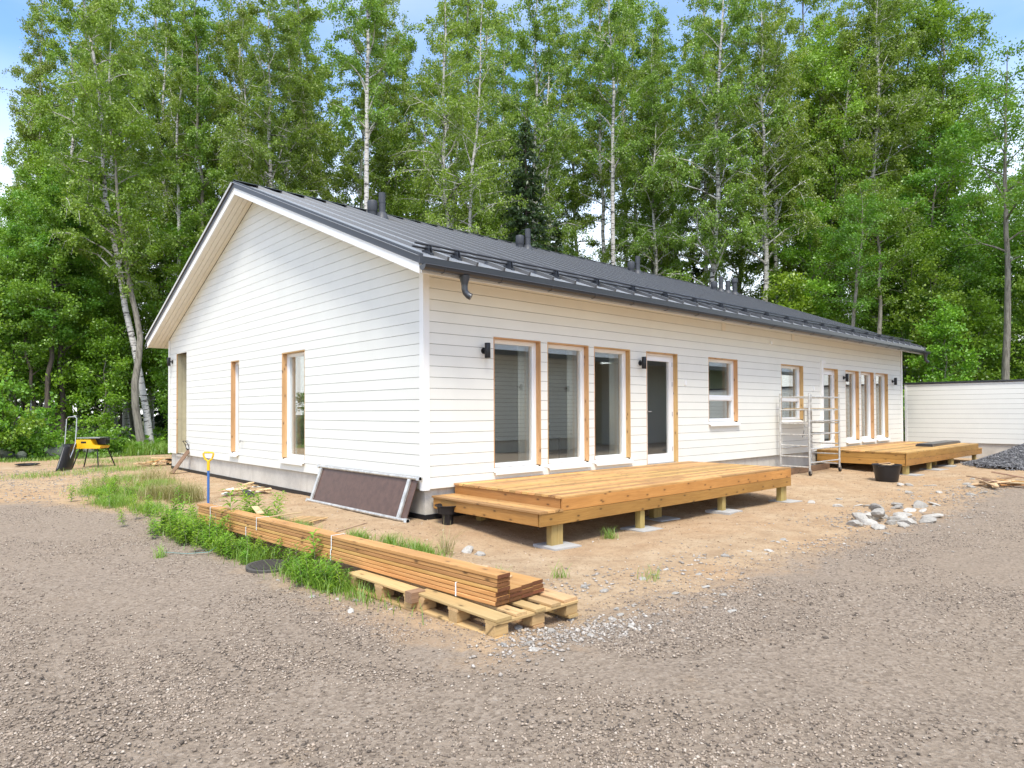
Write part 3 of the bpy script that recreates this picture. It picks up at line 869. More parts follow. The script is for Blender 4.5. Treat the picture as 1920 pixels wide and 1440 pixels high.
# infill strips at the verges
for xa, xb in ((XL + .03, .02 - PW + .011), (last + .001, XR2 - .03)):
    for ya, yb in ((YE - .03, YR), (YR, WID - YE + .03)):
        if xb > xa: MB().slope(xa, xb, ya, yb, .232, .2375).build('verge_panel', M['roof'], roof)
mb = MB()
for ya, yb in ((YR - .17, YR), (YR, YR + .17)): mb.slope(XL - .012, XR2 + .012, ya, yb, .2965, .3015)
mb.build('ridge_cap', M['darkmetal'], roof)
# verges: barge board, thin trim, dark metal flashing
for xs, s in ((XL, 1), (XR2, -1)):
    for ya, yb in ((YE - .005, YR), (YR, WID - YE + .005)):
        x0, x1 = sorted((xs, xs + s * .028))
        MB().slope(x0, x1, ya, yb, .0, .118).build('barge_board', M['trim'], house)
        x0, x1 = sorted((xs - s * .008, xs + s * .028))
        MB().slope(x0, x1, ya, yb, .1185, .136).build('verge_trim', M['trim'], house)
        x0, x1 = sorted((xs - s * .016, xs + s * .034))
        MB().slope(x0, x1, ya - (.04 if ya < 0 else 0), yb + (.04 if yb > WID else 0), .1365, .272).build('verge_flashing', M['verge'], roof)
# soffit boards
for k in range(4):
    w = (-XL - .03) / 4
    xa = XL + .029 + k * w
    for ya, yb in ((YE, YR - .001), (YR + .001, WID - YE)):
        MB().slope(xa, xa + w - .007, ya, yb, .006, .0215).build('soffit_board', M['soffit'], roof)
for k in range(4):
    w = (-YE - .001) / 4
    ya = YE + k * w
    MB().slope(.002, XR2 - .03, ya + .0035, ya + w - .0035, .006, .0215).build('soffit_board', M['soffit'], roof)
    yb = WID - YE - k * w
    MB().slope(.002, XR2 - .03, yb - w + .0035, yb - .0035, .006, .0215).build('soffit_board', M['soffit'], roof)
# eave fascia, drip edge, gutter
for sgn, y0 in ((1, 0.0), (-1, WID)):
    Yf = lambda d: y0 + sgn * d
    ya, yb = sorted((Yf(YE - .022), Yf(YE - .001)))
    MB().box(XL + .03, XR2 - .03, ya, yb, zs(Yf(YE)) + .006, zs(Yf(YE)) + .20).build('fascia_board', M['trim'], roof)
    ya, yb = sorted((Yf(YE - .036), Yf(YE - .0305)))
    MB().box(XL + .02, XR2 - .02, ya, yb, zs(Yf(YE)) + .10, zs(Yf(YE)) + .216).build('drip_edge', M['darkmetal'], roof)
    gy, gz, gr_ = Yf(YE - .108), zs(Yf(YE)) + .092, .070
    prof = []
    for t in range(13):
        a = math.pi * t / 12
        prof.append((gy - gr_ * math.cos(a), gz - gr_ * math.sin(a)))
    inner = [(gy + (p[0] - gy) * .93, gz + (p[1] - gz) * .93 + .0005) for p in reversed(prof)]
    poly = prof + inner
    m = MB(); nb = len(poly)
    x0, x1 = XL - .02, XR2 + .10
    m.v = [(x0, y, z) for y, z in poly] + [(x1, y, z) for y, z in poly]
    m.f = [(i, (i + 1) % nb, nb + (i + 1) % nb, nb + i) for i in range(nb)]
    hp = len(prof)
    for xo, o in ((x0, 0), (x1, nb)): m.f.append(tuple(o + i for i in range(hp)))
    m.tube([(x0, prof[0][0] if sgn > 0 else prof[-1][0], gz), (x1, prof[0][0] if sgn > 0 else prof[-1][0], gz)], .008, 6)
    g = m.build('gutter', M['darkmetal'], house, smooth=True)
    if sgn > 0:
        k = 0
        bm_ = MB()
        bm_.tube([(0, gy - (gr_ + .003) * math.cos(math.pi * t / 8), gz - (gr_ + .003) * math.sin(math.pi * t / 8)) for t in range(9)], .006, 5)
        bm_.box(-.010, .010, gy + gr_, Yf(YE - .0225), gz - .01, gz + .01)
        bmesh_ = bm_.mesh('gutter_bracket', M['darkmetal'])
        for k in range(20): link('gutter_bracket', bmesh_, g, (-.13 + 1.005 * k, 0, 0))
        for xd in (.24, LEN + .28):
            m = MB()
            m.lathe([(.075, .0), (.07, -.03), (.048, -.11), (.046, -.13)], (xd, gy, gz - gr_ + .012), 16)
            m.tube([(xd, gy, gz - .15), (xd, gy, gz - .24), (xd + .010, gy - .010, gz - .285), (xd + .035, gy - .038, gz - .325), (xd + .060, gy - .066, gz - .345)], [.044, .044, .045, .046, .047], 16)
            m.build('downspout', M['darkmetal'], house, smooth=True)
# snow guards on the street slope
sg = MB()
for yy, off in ((-.23, .365), (-.17, .305)):
    sg.tube([(-.30, yy + .0, zs(yy) + off), (LEN + .40, yy, zs(yy) + off)], .0165, 8)
snow = sg.build('snow_guard', M['darkmetal'], house, smooth=True)
sb = MB()
for dx in (-.026, .020):
    sb.quadbox([(dx, -.275, zs(-.275) + .245), (dx + .006, -.275, zs(-.275) + .245), (dx + .006, -.115, zs(-.115) + .245), (dx, -.115, zs(-.115) + .245),
                (dx, -.245, zs(-.245) + .375), (dx + .006, -.245, zs(-.245) + .375), (dx + .006, -.205, zs(-.205) + .38), (dx, -.205, zs(-.205) + .38)])
sb.box(-.030, .030, -.295, -.276, zs(-.285) + .237, zs(-.285) + .27)
sb.box(-.030, .030, -.114, -.095, zs(-.105) + .237, zs(-.105) + .27)
sbm = sb.mesh('guard_bracket', M['darkmetal'])
for xb_ in [-.06, .43] + [.43 + 1.01 * k for k in range(1, 19)]:
    link('guard_bracket', sbm, snow, (xb_, 0, 0))
# roof vents
def vent_pipe(x, y, h, r, hat=False):
    m = MB()
    z = zs(y) + .2
    m.lathe([(r * 2.1, -.03), (r * 1.9, .03), (r * 1.25, .16), (r * 1.02, .17), (r, .19), (r, h * .62), (r * 1.06, h * .62), (r * 1.06, h * .70), (r, h * .70), (r, h)] + ([(r * 1.35, h), (r * 1.35, h + .13), (r * 1.2, h + .16)] if hat else [(r * .85, h), (r * .8, h - .02)]), (x, y, z), 18)
    return m.build('vent_pipe', M['pipe'], house, smooth=True)


def vent_cap(x, y):
    m = MB(); z = zs(y) + .2
    m.lathe([(.12, -.05), (.10, .12), (.105, .13), (.115, .15), (.115, .34), (.105, .37), (.06, .385)], (x, y, z), 18)
    return m.build('vent_cap', M['pipe'], house, smooth=True)


for x in (2.36, 6.78, 11.5): vent_pipe(x, 5.0, .60, .075); vent_cap(x - .17, 5.12)
vent_pipe(16.38, 5.0, .60, .075); vent_cap(16.12, 5.12); vent_pipe(16.86, 5.0, .52, .085); vent_pipe(17.34, 5.0, .52, .085, True)
# small fittings on the front wall
for x, z in ((7.96, 3.40), (11.28, 3.41)):
    MB().box(x - .07, x + .07, -.012, -.0005, z - .08, z + .08).build('wall_vent', M['soffit'], house)
for x, z in ((6.45, 2.14), (12.42, 2.13)):
    MB().box(x - .025, x + .025, -.03, -.0005, z - .05, z + .04).build('wall_sensor', M['frame'], house)
mb = MB().box(10.03, 10.09, -.06, -.0005, 3.15, 3.22); mb.build('wall_sensor', M['frame'], house)
mb = MB().box(12.86, 12.965, -.05, -.0005, ZB, 2.90); mb.box(12.965, 13.10, -.05, -.0005, 2.82, 2.90)
mb.build('cable_duct', M['trim'], house)
m = MB().tube([(-.0005, 6.78, .95), (-.05, 6.78, .95), (-.08, 6.76, .93)], .014, 8); m.tube([(-.06, 6.74, .97), (-.06, 6.82, .95)], .008, 6)
m.build('garden_tap', M['steel'], house)


# wall lamps: things of their own
def lamp(x, y, z, label, face='front'):
    t = thing('wall_lamp', label, 'wall lamp', (x, y, z), 0 if face == 'front' else -math.pi / 2, 'black up and down lamps on the house walls')
    MB().lathe([(.048, .0005), (.048, .022), (.02, .024), (.016, .06)], (0, 0, 0), 18, 'y').build('wall_plate', M['black'], t, smooth=True)
    MB().lathe([(.022, -.115), (.042, -.113), (.044, -.11), (.044, .11), (.042, .113), (.022, .115)], (0, -.098, 0), 20).build('cylinder_head', M['black'], t, smooth=True)
    return t


lamp(1.09, 0, 2.48, 'black cylinder wall lamp between the corner board and the first tall window')
lamp(4.95, 0, 2.47, 'black cylinder wall lamp beside the glazed door of the nearer deck')
lamp(14.40, 0, 2.48, 'black cylinder wall lamp beside the glazed door of the farther deck')
lamp(18.25, 0, 2.48, 'black cylinder wall lamp past the last tall window by the shed')
lamp(0, 11.93, 2.95, 'black cylinder wall lamp on the white post of the porch recess', 'gable')

# something living inside the room behind the tall windows
t = thing('side_table', 'small dark side table standing indoors behind the tall windows', 'table', (4.55, 2.2, .515))
MB().box(-.30, .30, -.2, .2, .47, .50).build('table_top', M['black'], t)
for sx in (-.28, .28):
    for sy in (-.18, .18): MB().tube([(sx, sy, 0), (sx, sy, .47)], .012, 6).build('leg', M['black'], t)
t2 = thing('potted_flower', 'white flower in a white pot on the dark indoor table', 'plant', (4.55, 2.2, 1.0155))
MB().lathe([(.05, 0), (.075, .15), (.07, .15), (.06, .13)], (0, 0, 0), 16).build('pot', M['frame'], t2, smooth=True)
m = MB()
for k in range(26):
    a = rnd.random() * 6.28; e_ = rnd.random() * .9; r = .09 + .05 * rnd.random()
    c = Vector((math.cos(a) * r * e_, math.sin(a) * r * e_, .26 + .10 * rnd.random()))
    u = Vector((rnd.uniform(-1, 1), rnd.uniform(-1, 1), rnd.uniform(-1, 1))).normalized() * .045; v_ = u.cross(Vector((.3, .5, .8))).normalized() * .04
    b = len(m.v); m.v += [tuple(c - u), tuple(c + v_), tuple(c + u), tuple(c - v_)]; m.f.append((b, b + 1, b + 2, b + 3))
m.tube([(0, 0, .12), (.01, 0, .3)], .006, 5); m.tube([(0, 0, .12), (-.04, .03, .3)], .005, 5)
m.build('blossom', M['frame'], t2)

# curtains drawn to the window sides
def curtain(xa, xb, label, mat):
    m = MB(); n = 24
    for k in range(n + 1):
        x = xa + (xb - xa) * k / n; y = .34 + .022 * math.sin(k * 1.55)
        m.v += [(x, y, .53), (x, y, 2.95)]
    m.f = [(2 * k, 2 * k + 2, 2 * k + 3, 2 * k + 1) for k in range(n)]
    o = m.build('curtain', mat, None, smooth=True)
    sm_ = o.modifiers.new('cloth', 'SOLIDIFY'); sm_.thickness = .003
    return tag(o, label, 'curtain', 'curtains behind the tall windows')


M['tan_curtain'] = plain('tan_curtain_cloth', (.34, .25, .16), .9, var=.1)
curtain(2.12, 2.40, 'pale sheer curtain drawn aside behind the window next to the house corner', M['linen'])
curtain(3.30, 3.56, 'pale sheer curtain drawn aside behind the middle tall window of the near deck', M['linen'])
curtain(4.46, 4.72, 'pale sheer curtain drawn aside behind the tall window next to the near deck door', M['linen'])
curtain(15.28, 15.58, 'tan curtain drawn aside behind the tall window next to the far deck door', M['tan_curtain'])
curtain(16.42, 16.74, 'tan curtain drawn aside behind the middle tall window of the far deck', M['tan_curtain'])
curtain(17.60, 17.92, 'tan curtain drawn aside behind the last tall window by the shed', M['tan_curtain'])

# ------------------------------------------------------------------ shed wall on the right, neighbouring house across the yard
SX = 20.35
shed = thing('shed', 'low white clad outbuilding with dark cap, past the far house gable', 'shed', (SX, -4, 0))
def sp(m, nm, mat, par=None): return m.build(nm, mat, par or shed, loc=(0, 0, 0) if par else (-SX, 4, 0))
sw = sp(MB().box(SX + T, SX + 3.0, -9.0, .30, ZB, 2.44), 'wall', M['backing'])
for za, zb in rows[:13]:
    b = min(zb - GAP / 2, 2.43)
    if b - za < .02: continue
    sp(MB().box(SX, SX + T, -9.0, .23, za + GAP / 2, b), 'siding_board', M['siding'], sw)
sp(MB().box(SX - .018, SX + .003, .231, .30, ZB - .01, 2.435), 'corner_board', M['trim'])
sp(MB().box(SX + .05, SX + 2.95, -8.95, .25, -.25, ZB - .001), 'foundation', M['concrete'])
sp(MB().box(SX - .04, SX + 3.05, -9.05, .34, 2.445, 2.50), 'roof_cap', M['darkmetal'])

nb_ = thing('house', 'white clad neighbouring house across the yard, mirrored in the tall windows', 'house', (11, -10.6, 0))
def npart(m, nm, mat, par=None): return m.build(nm, mat, par or nb_, loc=(0, 0, 0) if par else (-11, 10.6, 0))
NY = -10.6
nw = npart(MB().box(10.5, 15.4, NY - 6, NY - T, .46, 3.74), 'wall', M['backing'])
for za, zb in rows[:21]:
    npart(MB().box(10.5, 15.4, NY - T, NY, za + .006, zb - .006), 'siding_board', M['siding'], nw)
npart(MB().box(10.55, 15.35, NY - 5.9, NY - .05, -.25, .4595), 'foundation', M['concrete'])
mb = MB()
mb.quadbox([(9.9, NY + .55, 3.60), (34, NY + .55, 3.60), (34, NY - 5.5, 6.0), (9.9, NY - 5.5, 6.0), (9.9, NY + .55, 3.80), (34, NY + .55, 3.80), (34, NY - 5.5, 6.2), (9.9, NY - 5.5, 6.2)])
npart(mb, 'roof', M['roof'])
for x in (11.9, 14.5):
    npart(MB().lathe([(.044, -.11), (.044, .11)], (x, NY + .10, 2.48), 16), 'lamp_cylinder', M['black'])
    npart(MB().box(x - .04, x + .04, NY + .0005, NY + .06, 2.44, 2.52), 'lamp_plate', M['black'])
npart(MB().box(15.4005, 18.6, NY - 5.4, NY - 1.6, -.2, 4.25), 'porch_wall', M['olive'])
npart(MB().box(18.6005, 34, NY - 5.4, NY - .5, -.2, 3.75), 'porch_wall', M['siding'])

# ------------------------------------------------------------------ decks
DZ = .525
DY = -2.17


def pad(x, y, z, label, rz=0.0, s=.38):
    m = MB().box(-s / 2, s / 2, -s / 2, s / 2, -.045, 0)
    return tag(m.build('concrete_paver', M['paver'], None, loc=(x, y, z), rot=(0, 0, rz)), label, 'paver', 'pavers under the deck posts')


def deck(x0, x1, step_side, label, posts, dim):
    root = thing('terrace_deck', label, 'deck', ((x0 + x1) / 2, DY / 2, 0))
    ox, oy = (x0 + x1) / 2, DY / 2
    n = 18; w = (-.008 - DY) / n
    mat_top, mat_face = M['deck'], M['deck_face']
    for k in range(n):
        y = -.008 - (k + .5) * w
        ra = rnd.uniform(-.012, .012)
        # boards butt over a joist: two lengths with staggered joints
        j = x0 + (x1 - x0) * (.32 + .36 * ((k * 7) % 5) / 5)
        for a, b in ((x0 - .015, j - .0015), (j + .0015, x1 + .012)):
            board('deck_board', (b - a, w - .009, .028), ((a + b) / 2 - ox, y - oy, DZ - .014 + rnd.uniform(-.0008, .0008)), mat_top, root, (0, 0, 0), .003)
    za, zb = DZ - .0285, DZ - .175
    zc, zd_ = zb - .004, zb - .154
    lx0 = x0 - .38 if step_side < 0 else x0
    lx1 = x1 + .38 if step_side > 0 else x1
    board('rim_board', (x1 - x0, .028, za - zb - .001), ((x0 + x1) / 2 - ox, DY + .014 - oy, (za + zb) / 2), mat_face, root)
    board('rim_board', (lx1 - lx0, .028, zc - zd_), ((lx0 + lx1) / 2 - ox, DY + .014 - oy, (zc + zd_) / 2), mat_face, root)
    for xe, s in ((x0, -1), (x1, 1)):
        board('rim_board', (-DY - .06, .028, za - zb - .001), (xe - s * .014 - ox, (DY + .03) / 2 - oy, (za + zb) / 2), mat_face, root, (0, 0, math.pi / 2))
        if s != step_side:
            board('rim_board', (-DY - .06, .028, zc - zd_), (xe - s * .014 - ox, (DY + .03) / 2 - oy, (zc + zd_) / 2), mat_face, root, (0, 0, math.pi / 2))
    # step
    xs = x0 if step_side < 0 else x1
    sx = xs + step_side * .38
    board('step_riser', (-DY - .06, .028, zc - zd_), (sx - step_side * .014 - ox, (DY + .03) / 2 - oy, (zc + zd_) / 2), mat_face, root, (0, 0, math.pi / 2))
    for k in range(3):
        xc = xs + step_side * (.0675 + k * .135) * 1.0
        board('step_tread', (-DY + .008, .130, .028), (xc - ox, (DY - .012) / 2 - oy, zc + .0155), mat_top, root, (0, 0, math.pi / 2), .003)
    # joists
    for k in range(int((x1 - x0) / .6) + 1):
        x = x0 + .12 + k * .6
        if x < x1 - .05: board('joist', (-DY - .10, .048, .17), (x - ox, DY / 2 - oy, DZ - .115), M['post'], root, (0, 0, math.pi / 2))
    for yy in (DY + .15, -.45):
        board('bearer', (x1 - x0 - .1, .048, .145), (ox - ox, yy - oy, DZ - .275), M['post'], root)
    for (x, y, two) in posts:
        g = hz(x, y) + .02
        for q in range(2 if two else 1):
            h = DZ - .35 - g + .05
            board('post', (h, .098, .098), (x + q * .10 - ox, y - oy, g + h / 2 - .003), M['post'], root, (0, math.pi / 2, 0), .006)
    return root


d1 = deck(.53, 6.52, -1, 'low honey brown timber deck with a side step beside the house corner',
          [(.44, DY + .10, True), (2.17, DY + .09, False), (3.05, DY + .5, True), (4.30, DY + .09, False), (6.30, DY + .10, True),
           (.62, -.5, False), (3.05, -.5, False), (6.2, -.5, False)], 0)
for i, (x, y, lb) in enumerate(((.50, DY + .07, 'concrete paver under the deck post next to the step'), (2.17, DY + .06, 'concrete paver under the second deck post from the step'),
                   (3.10, DY + .42, 'concrete paver under the paired set back deck posts'), (4.30, DY + .05, 'concrete paver under the fourth deck post from the step'),
                   (6.42, DY + .06, 'concrete paver under the deck post at the end away from the step'))):
    pad(x, y, hz(x, y) + .022, lb, rnd.uniform(-.2, .2), .42)
d2 = deck(12.60, 18.92, 1, 'darker brown timber deck at the far end of the house by the shed',
          [(12.75, DY + .09, True), (14.55, DY + .09, False), (15.75, DY + .3, False), (16.4, DY + .09, True), (18.8, DY + .09, False)], 1)
for x, y, lb in ((12.9, DY + .05, 'concrete paver beside the black tub under the far deck'), (14.7, DY + .02, 'thin concrete paver between the far deck posts'), (16.1, DY + .15, 'wide concrete paver under the middle of the far deck')):
    pad(x, y, hz(x, y) + .02, lb, rnd.uniform(-.2, .2), .5)
# grey sheet package on the far deck
m = MB(); m.box(-1.55, 1.55, -.21, .21, 0, .055); m.box(-1.5, 1.5, -.19, .19, .0555, .075)
tag(m.build('sheet_metal_bundle', M['darkmetal'], None, loc=(17.35, -1.55, DZ + .0015), rot=(0, 0, math.radians(2))), 'flat dark grey sheet metal bundle lying on the far deck', 'sheet metal')

# ------------------------------------------------------------------ lumber and pallets
def pallet(x, y, z, label, lx=.82, ly=.96, rz=0.0):
    t = thing('pallet', label, 'pallet', (x, y, z), rz, 'pallets under the planks')
    for k in range(5):
        w = .145 if k in (0, 4) else .10
        xx = -lx / 2 + w / 2 + (lx - w) * k / 4 if k in (0, 4) else -lx / 2 + .0725 + (lx - .145) * k / 4
        board('top_board', (ly + rnd.uniform(-.01, .03), w, .022), (xx, rnd.uniform(-.01, .01), .133), M['pallet'], t, (0, 0, math.pi / 2))
    for k in range(3):
        board('cross_board', (lx, .12, .022), (0, -ly / 2 + .06 + (ly - .12) * k / 2, .1105), M['pallet'], t)
        board('bottom_board', (ly, .10, .022), (-lx / 2 + .05 + (lx - .10) * k / 2, 0, .0115), M['pallet'], t, (0, 0, math.pi / 2))
        for j in range(3):
            board('block', (.12, .10, .0755), (-lx / 2 + .06 + (lx - .12) * k / 2, -ly / 2 + .06 + (ly - .12) * j / 2, .0608), M['pallet'], t)
    return t


PZ = .024
pallet(-2.03, -3.89, PZ - .008, 'pale wooden pallet under the sawn plank ends by the gravel corner')
pallet(-2.08, -2.93, PZ - .012, 'weathered wooden pallet under the middle of the planks', rz=.03)
# two strapped bundles of planks
ldir = math.atan2(5.4, -.36)                 # planks run from the near end towards the left
LL = 5.42


def plank_bundle(label, x_near, y_near, z0, cols, rowsn, pitch=.135, th=.0325):
    t = thing('plank_bundle', label, 'planks', (x_near, y_near, z0), ldir, 'brown planks stacked on pallets')
    for c in range(cols):
        for r in range(rowsn):
            off = rnd.uniform(-.007, .007) + .012 * c
            ln = LL + rnd.uniform(-.03, .03)
            p = board('plank', (ln, .130, .028), (ln / 2 + off, -(c + .5) * pitch + rnd.uniform(-.004, .004), (r + .5) * th + .001), M['lumber'], t, (rnd.uniform(-.004, .004), 0, rnd.uniform(-.0012, .0012)), .003)
            MB().box(-.0015, .0, -.064, .064, -.0133, .0133).build('end_grain', M['lumber_end'], p, loc=(-ln / 2, 0, 0))
    return t


PT = PZ + .146
b1 = plank_bundle('tall single column of brown planks banded with white strap', -2.27, -4.17, PT, 1, 3)
b1b = plank_bundle('upper layer of four banded brown planks on the tall column', -2.27, -4.185, PT + .099, 1, 4)
b2 = plank_bundle('low wide layer of brown planks beside the taller column', -2.27 + .139, -4.16, PT, 3, 3)
for b, hh, xs in ((b1, .099, (.42, 2.2, 4.0, 5.0)), (b1b, .131, (2.2, 3.75, 5.0))):
    for x in xs:
        m = MB(); w = .138; h = hh
        m.box(x, x + .012, -w - .001, -w + .001, -.001, h + .002); m.box(x, x + .012, .0025, .0045, -.001, h + .002); m.box(x, x + .012, -w, .004, h + .0025, h + .004)
        m.build('strap', M['frame'], b)
# a spacer block between pallets, sticks and offcuts lying on the planks
tag(board('timber_block', (.13, .09, .085), (-2.44, -3.41, PZ + .105 - .0), M['oldwood']), 'grey weathered wood block between the two pallets', 'wood block')
for i, (x, y, z, L, rz, w, lb) in enumerate((
        (-2.30, .10, PT + .2415, .62, 1.30, .08, 'thin split batten lying on top of the plank stack at the weeds'),
        (-1.98, .35, PT + .1065, .75, .18, .025, 'slim stick across the low plank layer near the shovel'),
        (-1.72, -1.05, PT + .1065, .70, .5, .025, 'slim stick across the low plank layer beside the slatted drain'),
        (-1.98, -3.75, PT + .1065, .38, 2.1, .04, 'short offcut lying on the low planks near their sawn ends'),
        (-1.88, -3.35, PT + .1065, .42, 1.9, .035, 'narrow offcut lying on the low planks beside the tall column'))):
    tag(board('wood_stick', (L, w, .014), (x, y, z), M['scrap'], None, (0, 0, rz)), lb, 'stick')
# banding strap trailing from the planks
m = MB()
pp = [(-2.50, 1.0, .40), (-2.56, .75, .37), (-2.66, .45, .26), (-2.74, .2, .14), (-2.80, -.02, .06), (-2.92, -.12, .035), (-3.10, .0, .025), (-3.26, .28, .02)]
for a, b in zip(pp, pp[1:]):
    m.quadbox([(a[0], a[1], a[2]), (a[0] + .004, a[1] + .018, a[2]), (b[0] + .004, b[1] + .018, b[2]), (b[0], b[1], b[2]), (a[0], a[1], a[2] + .002), (a[0] + .004, a[1] + .018, a[2] + .002), (b[0] + .004, b[1] + .018, b[2] + .002), (b[0], b[1], b[2] + .002)])
M['teal'] = plain('teal_strap', (.12, .30, .30), .4)
tag(m.build('banding_strap', M['teal']), 'teal plastic banding strap trailing from the planks onto the gravel', 'strap')

# ------------------------------------------------------------------ scaffold tower
sx0, sy0, SLX, SLY = 10.29, -.84, 1.68, .70
sc = thing('scaffold_tower', 'paint splashed aluminium rolling scaffold tower before the white wall', 'scaffold', (sx0, sy0, hz(sx0, sy0)))
rungs = [.20, .44, .70, .96, 1.22, 1.55, 1.85]
for ix in (0, SLX):
    for iy in (0, SLY):
        MB().tube([(ix, iy, .13), (ix, iy, 1.94)], .024, 10).build('upright', M['alu'], sc, smooth=True)
        MB().tube([(ix, iy, .11), (ix, iy, .16)], .030, 10).build('caster_socket', M['steel'], sc, smooth=True)
        w = MB().lathe([(.02, -.022), (.058, -.022), (.062, -.012), (.062, .012), (.058, .022), (.02, .022)], (ix + .03, iy, .062), 18, 'y').build('caster_wheel', M['plastic_black'], sc, smooth=True)
        m = MB(); m.box(ix - .012, ix + .045, iy - .032, iy - .026, .05, .13); m.box(ix - .012, ix + .045, iy + .026, iy + .032, .05, .13); m.box(ix - .012, ix + .03, iy - .032, iy + .032, .1305, .137)
        m.build('caster_fork', M['steel'], w)
for ix in (0, SLX):
    for z in rungs: MB().tube([(ix, .022, z), (ix, SLY - .022, z)], .017, 8).build('rung', M['alu'], sc, smooth=True)
for z in (.30, .62, .97, 1.28, 1.85): MB().tube([(.022, 0, z), (SLX - .022, 0, z)], .017, 8).build('rail', M['alu'], sc, smooth=True)
for z in (.62, 1.85): MB().tube([(.022, SLY, z), (SLX - .022, SLY, z)], .017, 8).build('rail', M['alu'], sc, smooth=True)
m = MB(); m.box(.06, SLX - .04, .06, SLY - .06, 1.570, 1.588); m.build('platform', M['scrap'], sc)
m = MB(); m.box(.045, SLX - .03, .05, .075, 1.53, 1.5695); m.box(.045, SLX - .03, SLY - .075, SLY - .05, 1.53, 1.5695); m.build('platform_frame', M['alu'], sc)
for xx in (.5, .72):
    MB().tube([(xx, SLY * .5, 1.53), (xx, SLY * .5, .86)], .014, 6).build('brace', M['alu'], sc)
MB().tube([(.4, SLY * .5, .88), (.55, SLY * .5, 1.16)], .006, 5).build('hook', M['darkmetal'], sc)
MB().tube([(.95, SLY * .5, .88), (.78, SLY * .5, 1.16)], .006, 5).build('hook', M['darkmetal'], sc)
# timber beam on the ground behind the scaffold
tag(board('timber_beam', (3.2, .048, .145), (10.9, -.42, hz(10.9, -.42) + .08), M['oldwood'], None, (0, 0, .04)), 'rusty brown timber beam on edge below the scaffold', 'beam')

# ------------------------------------------------------------------ scaffold platform leaning on the gable foot
lp = thing('scaffold_platform', 'brown plywood scaffold platform in an aluminium frame leaning on the foundation', 'platform', (-.25, 0.02, hz(-.25, .5) + .02))
lp.rotation_euler = (0, math.radians(20), 0)
PLL, PLH = 3.0, .60
MB().box(0, .012, .06, PLL - .04, .02, PLH + .03).build('plywood_sheet', M['ply'], lp)
for z, e_ in ((.0, .10), (PLH, .10)):
    MB().tube([(-.02, -.02, z), (-.02, PLL + e_, z)], .024, 10).build('side_tube', M['alu'], lp, smooth=True)
for y in (.20, PLL - .08):
    MB().box(-.032, -.004, y, y + .07, .022, PLH - .022).build('cross_member', M['alu'], lp)
for y, z in ((.0, .0), (.0, PLH), (PLL + .05, .0), (PLL + .05, PLH)):
    MB().box(-.045, .005, y - .02, y + .04, z - .03, z + .03).build('corner_bracket', M['alu'], lp)

# ------------------------------------------------------------------ small yard things
g = hz(.12, -.32)
m = MB(); m.lathe([(.072, 0), (.078, .02), (.078, .145), (.13, .155), (.145, .245), (.178, .262), (.178, .272), (.165, .272), (.135, .25), (.115, .17), (.06, .165)], (0, 0, 0), 26)
tag(m.build('drain_funnel', M['plastic_black'], None, smooth=True, loc=(.14, -.36, g - .01)), 'black plastic drain funnel standing beside the deck step', 'drain')

# tub of offcuts
bx_, by_ = 11.02, -2.25
g = hz(bx_, by_)
tub = thing('plastic_tub', 'black plastic mortar tub filled with wood offcuts before the far deck', 'tub', (bx_, by_, g))
MB().lathe([(.22, .0), (.225, .01), (.285, .36), (.305, .365), (.305, .385), (.285, .385), (.27, .37), (.215, .05), (.05, .045)], (0, 0, 0), 28).build('tub_shell', M['plastic_black'], tub, smooth=True)
for s in (-1, 1): MB().tube([(s * .29, -.07, .34), (s * .325, -.05, .35), (s * .325, .05, .35), (s * .29, .07, .34)], .009, 6).build('handle', M['plastic_black'], tub)
for k in range(9):
    a = rnd.random() * 6.28; r = .14 * rnd.random()
    tag(board('wood_offcut', (rnd.uniform(.16, .30), rnd.uniform(.07, .12), .022), (bx_ + r * math.cos(a), by_ + r * math.sin(a), g + .22 + .022 * k), M['scrap'], None, (rnd.uniform(-.25, .25), rnd.uniform(-.25, .25), rnd.random() * 3)), 'pale wood offcut heaped in the black plastic tub', 'offcut', 'offcuts in the black tub')

# shovel stuck in the ground
sh = thing('shovel', 'shovel with blue shaft and yellow D grip stuck upright in sand', 'shovel', (-1.61, 3.99, hz(-1.61, 3.99) - .02), math.radians(-42))
MB().tube([(0, 0, .0), (0, 0, .62)], .020, 12).build('shaft', M['blue'], sh, smooth=True)
m = MB(); m.tube([(0, 0, .60), (0, 0, .76)], .024, 12)
m.tube([(0, 0, .75), (.055, 0, .79), (.078, 0, .84), (.084, 0, .885), (.07, 0, .90), (-.07, 0, .90), (-.084, 0, .885), (-.078, 0, .84), (-.055, 0, .79), (0, 0, .75)], .0155, 10)
m.build('grip', M['yellow'], sh, smooth=True)
m = MB(); m.quadbox([(-.10, -.012, -.16), (.10, -.012, -.16), (.10, .012, -.16), (-.10, .012, -.16), (-.12, -.006, .03), (.12, -.006, .03), (.12, .008, .03), (-.12, .008, .03)]); m.build('blade', M['steel'], sh)

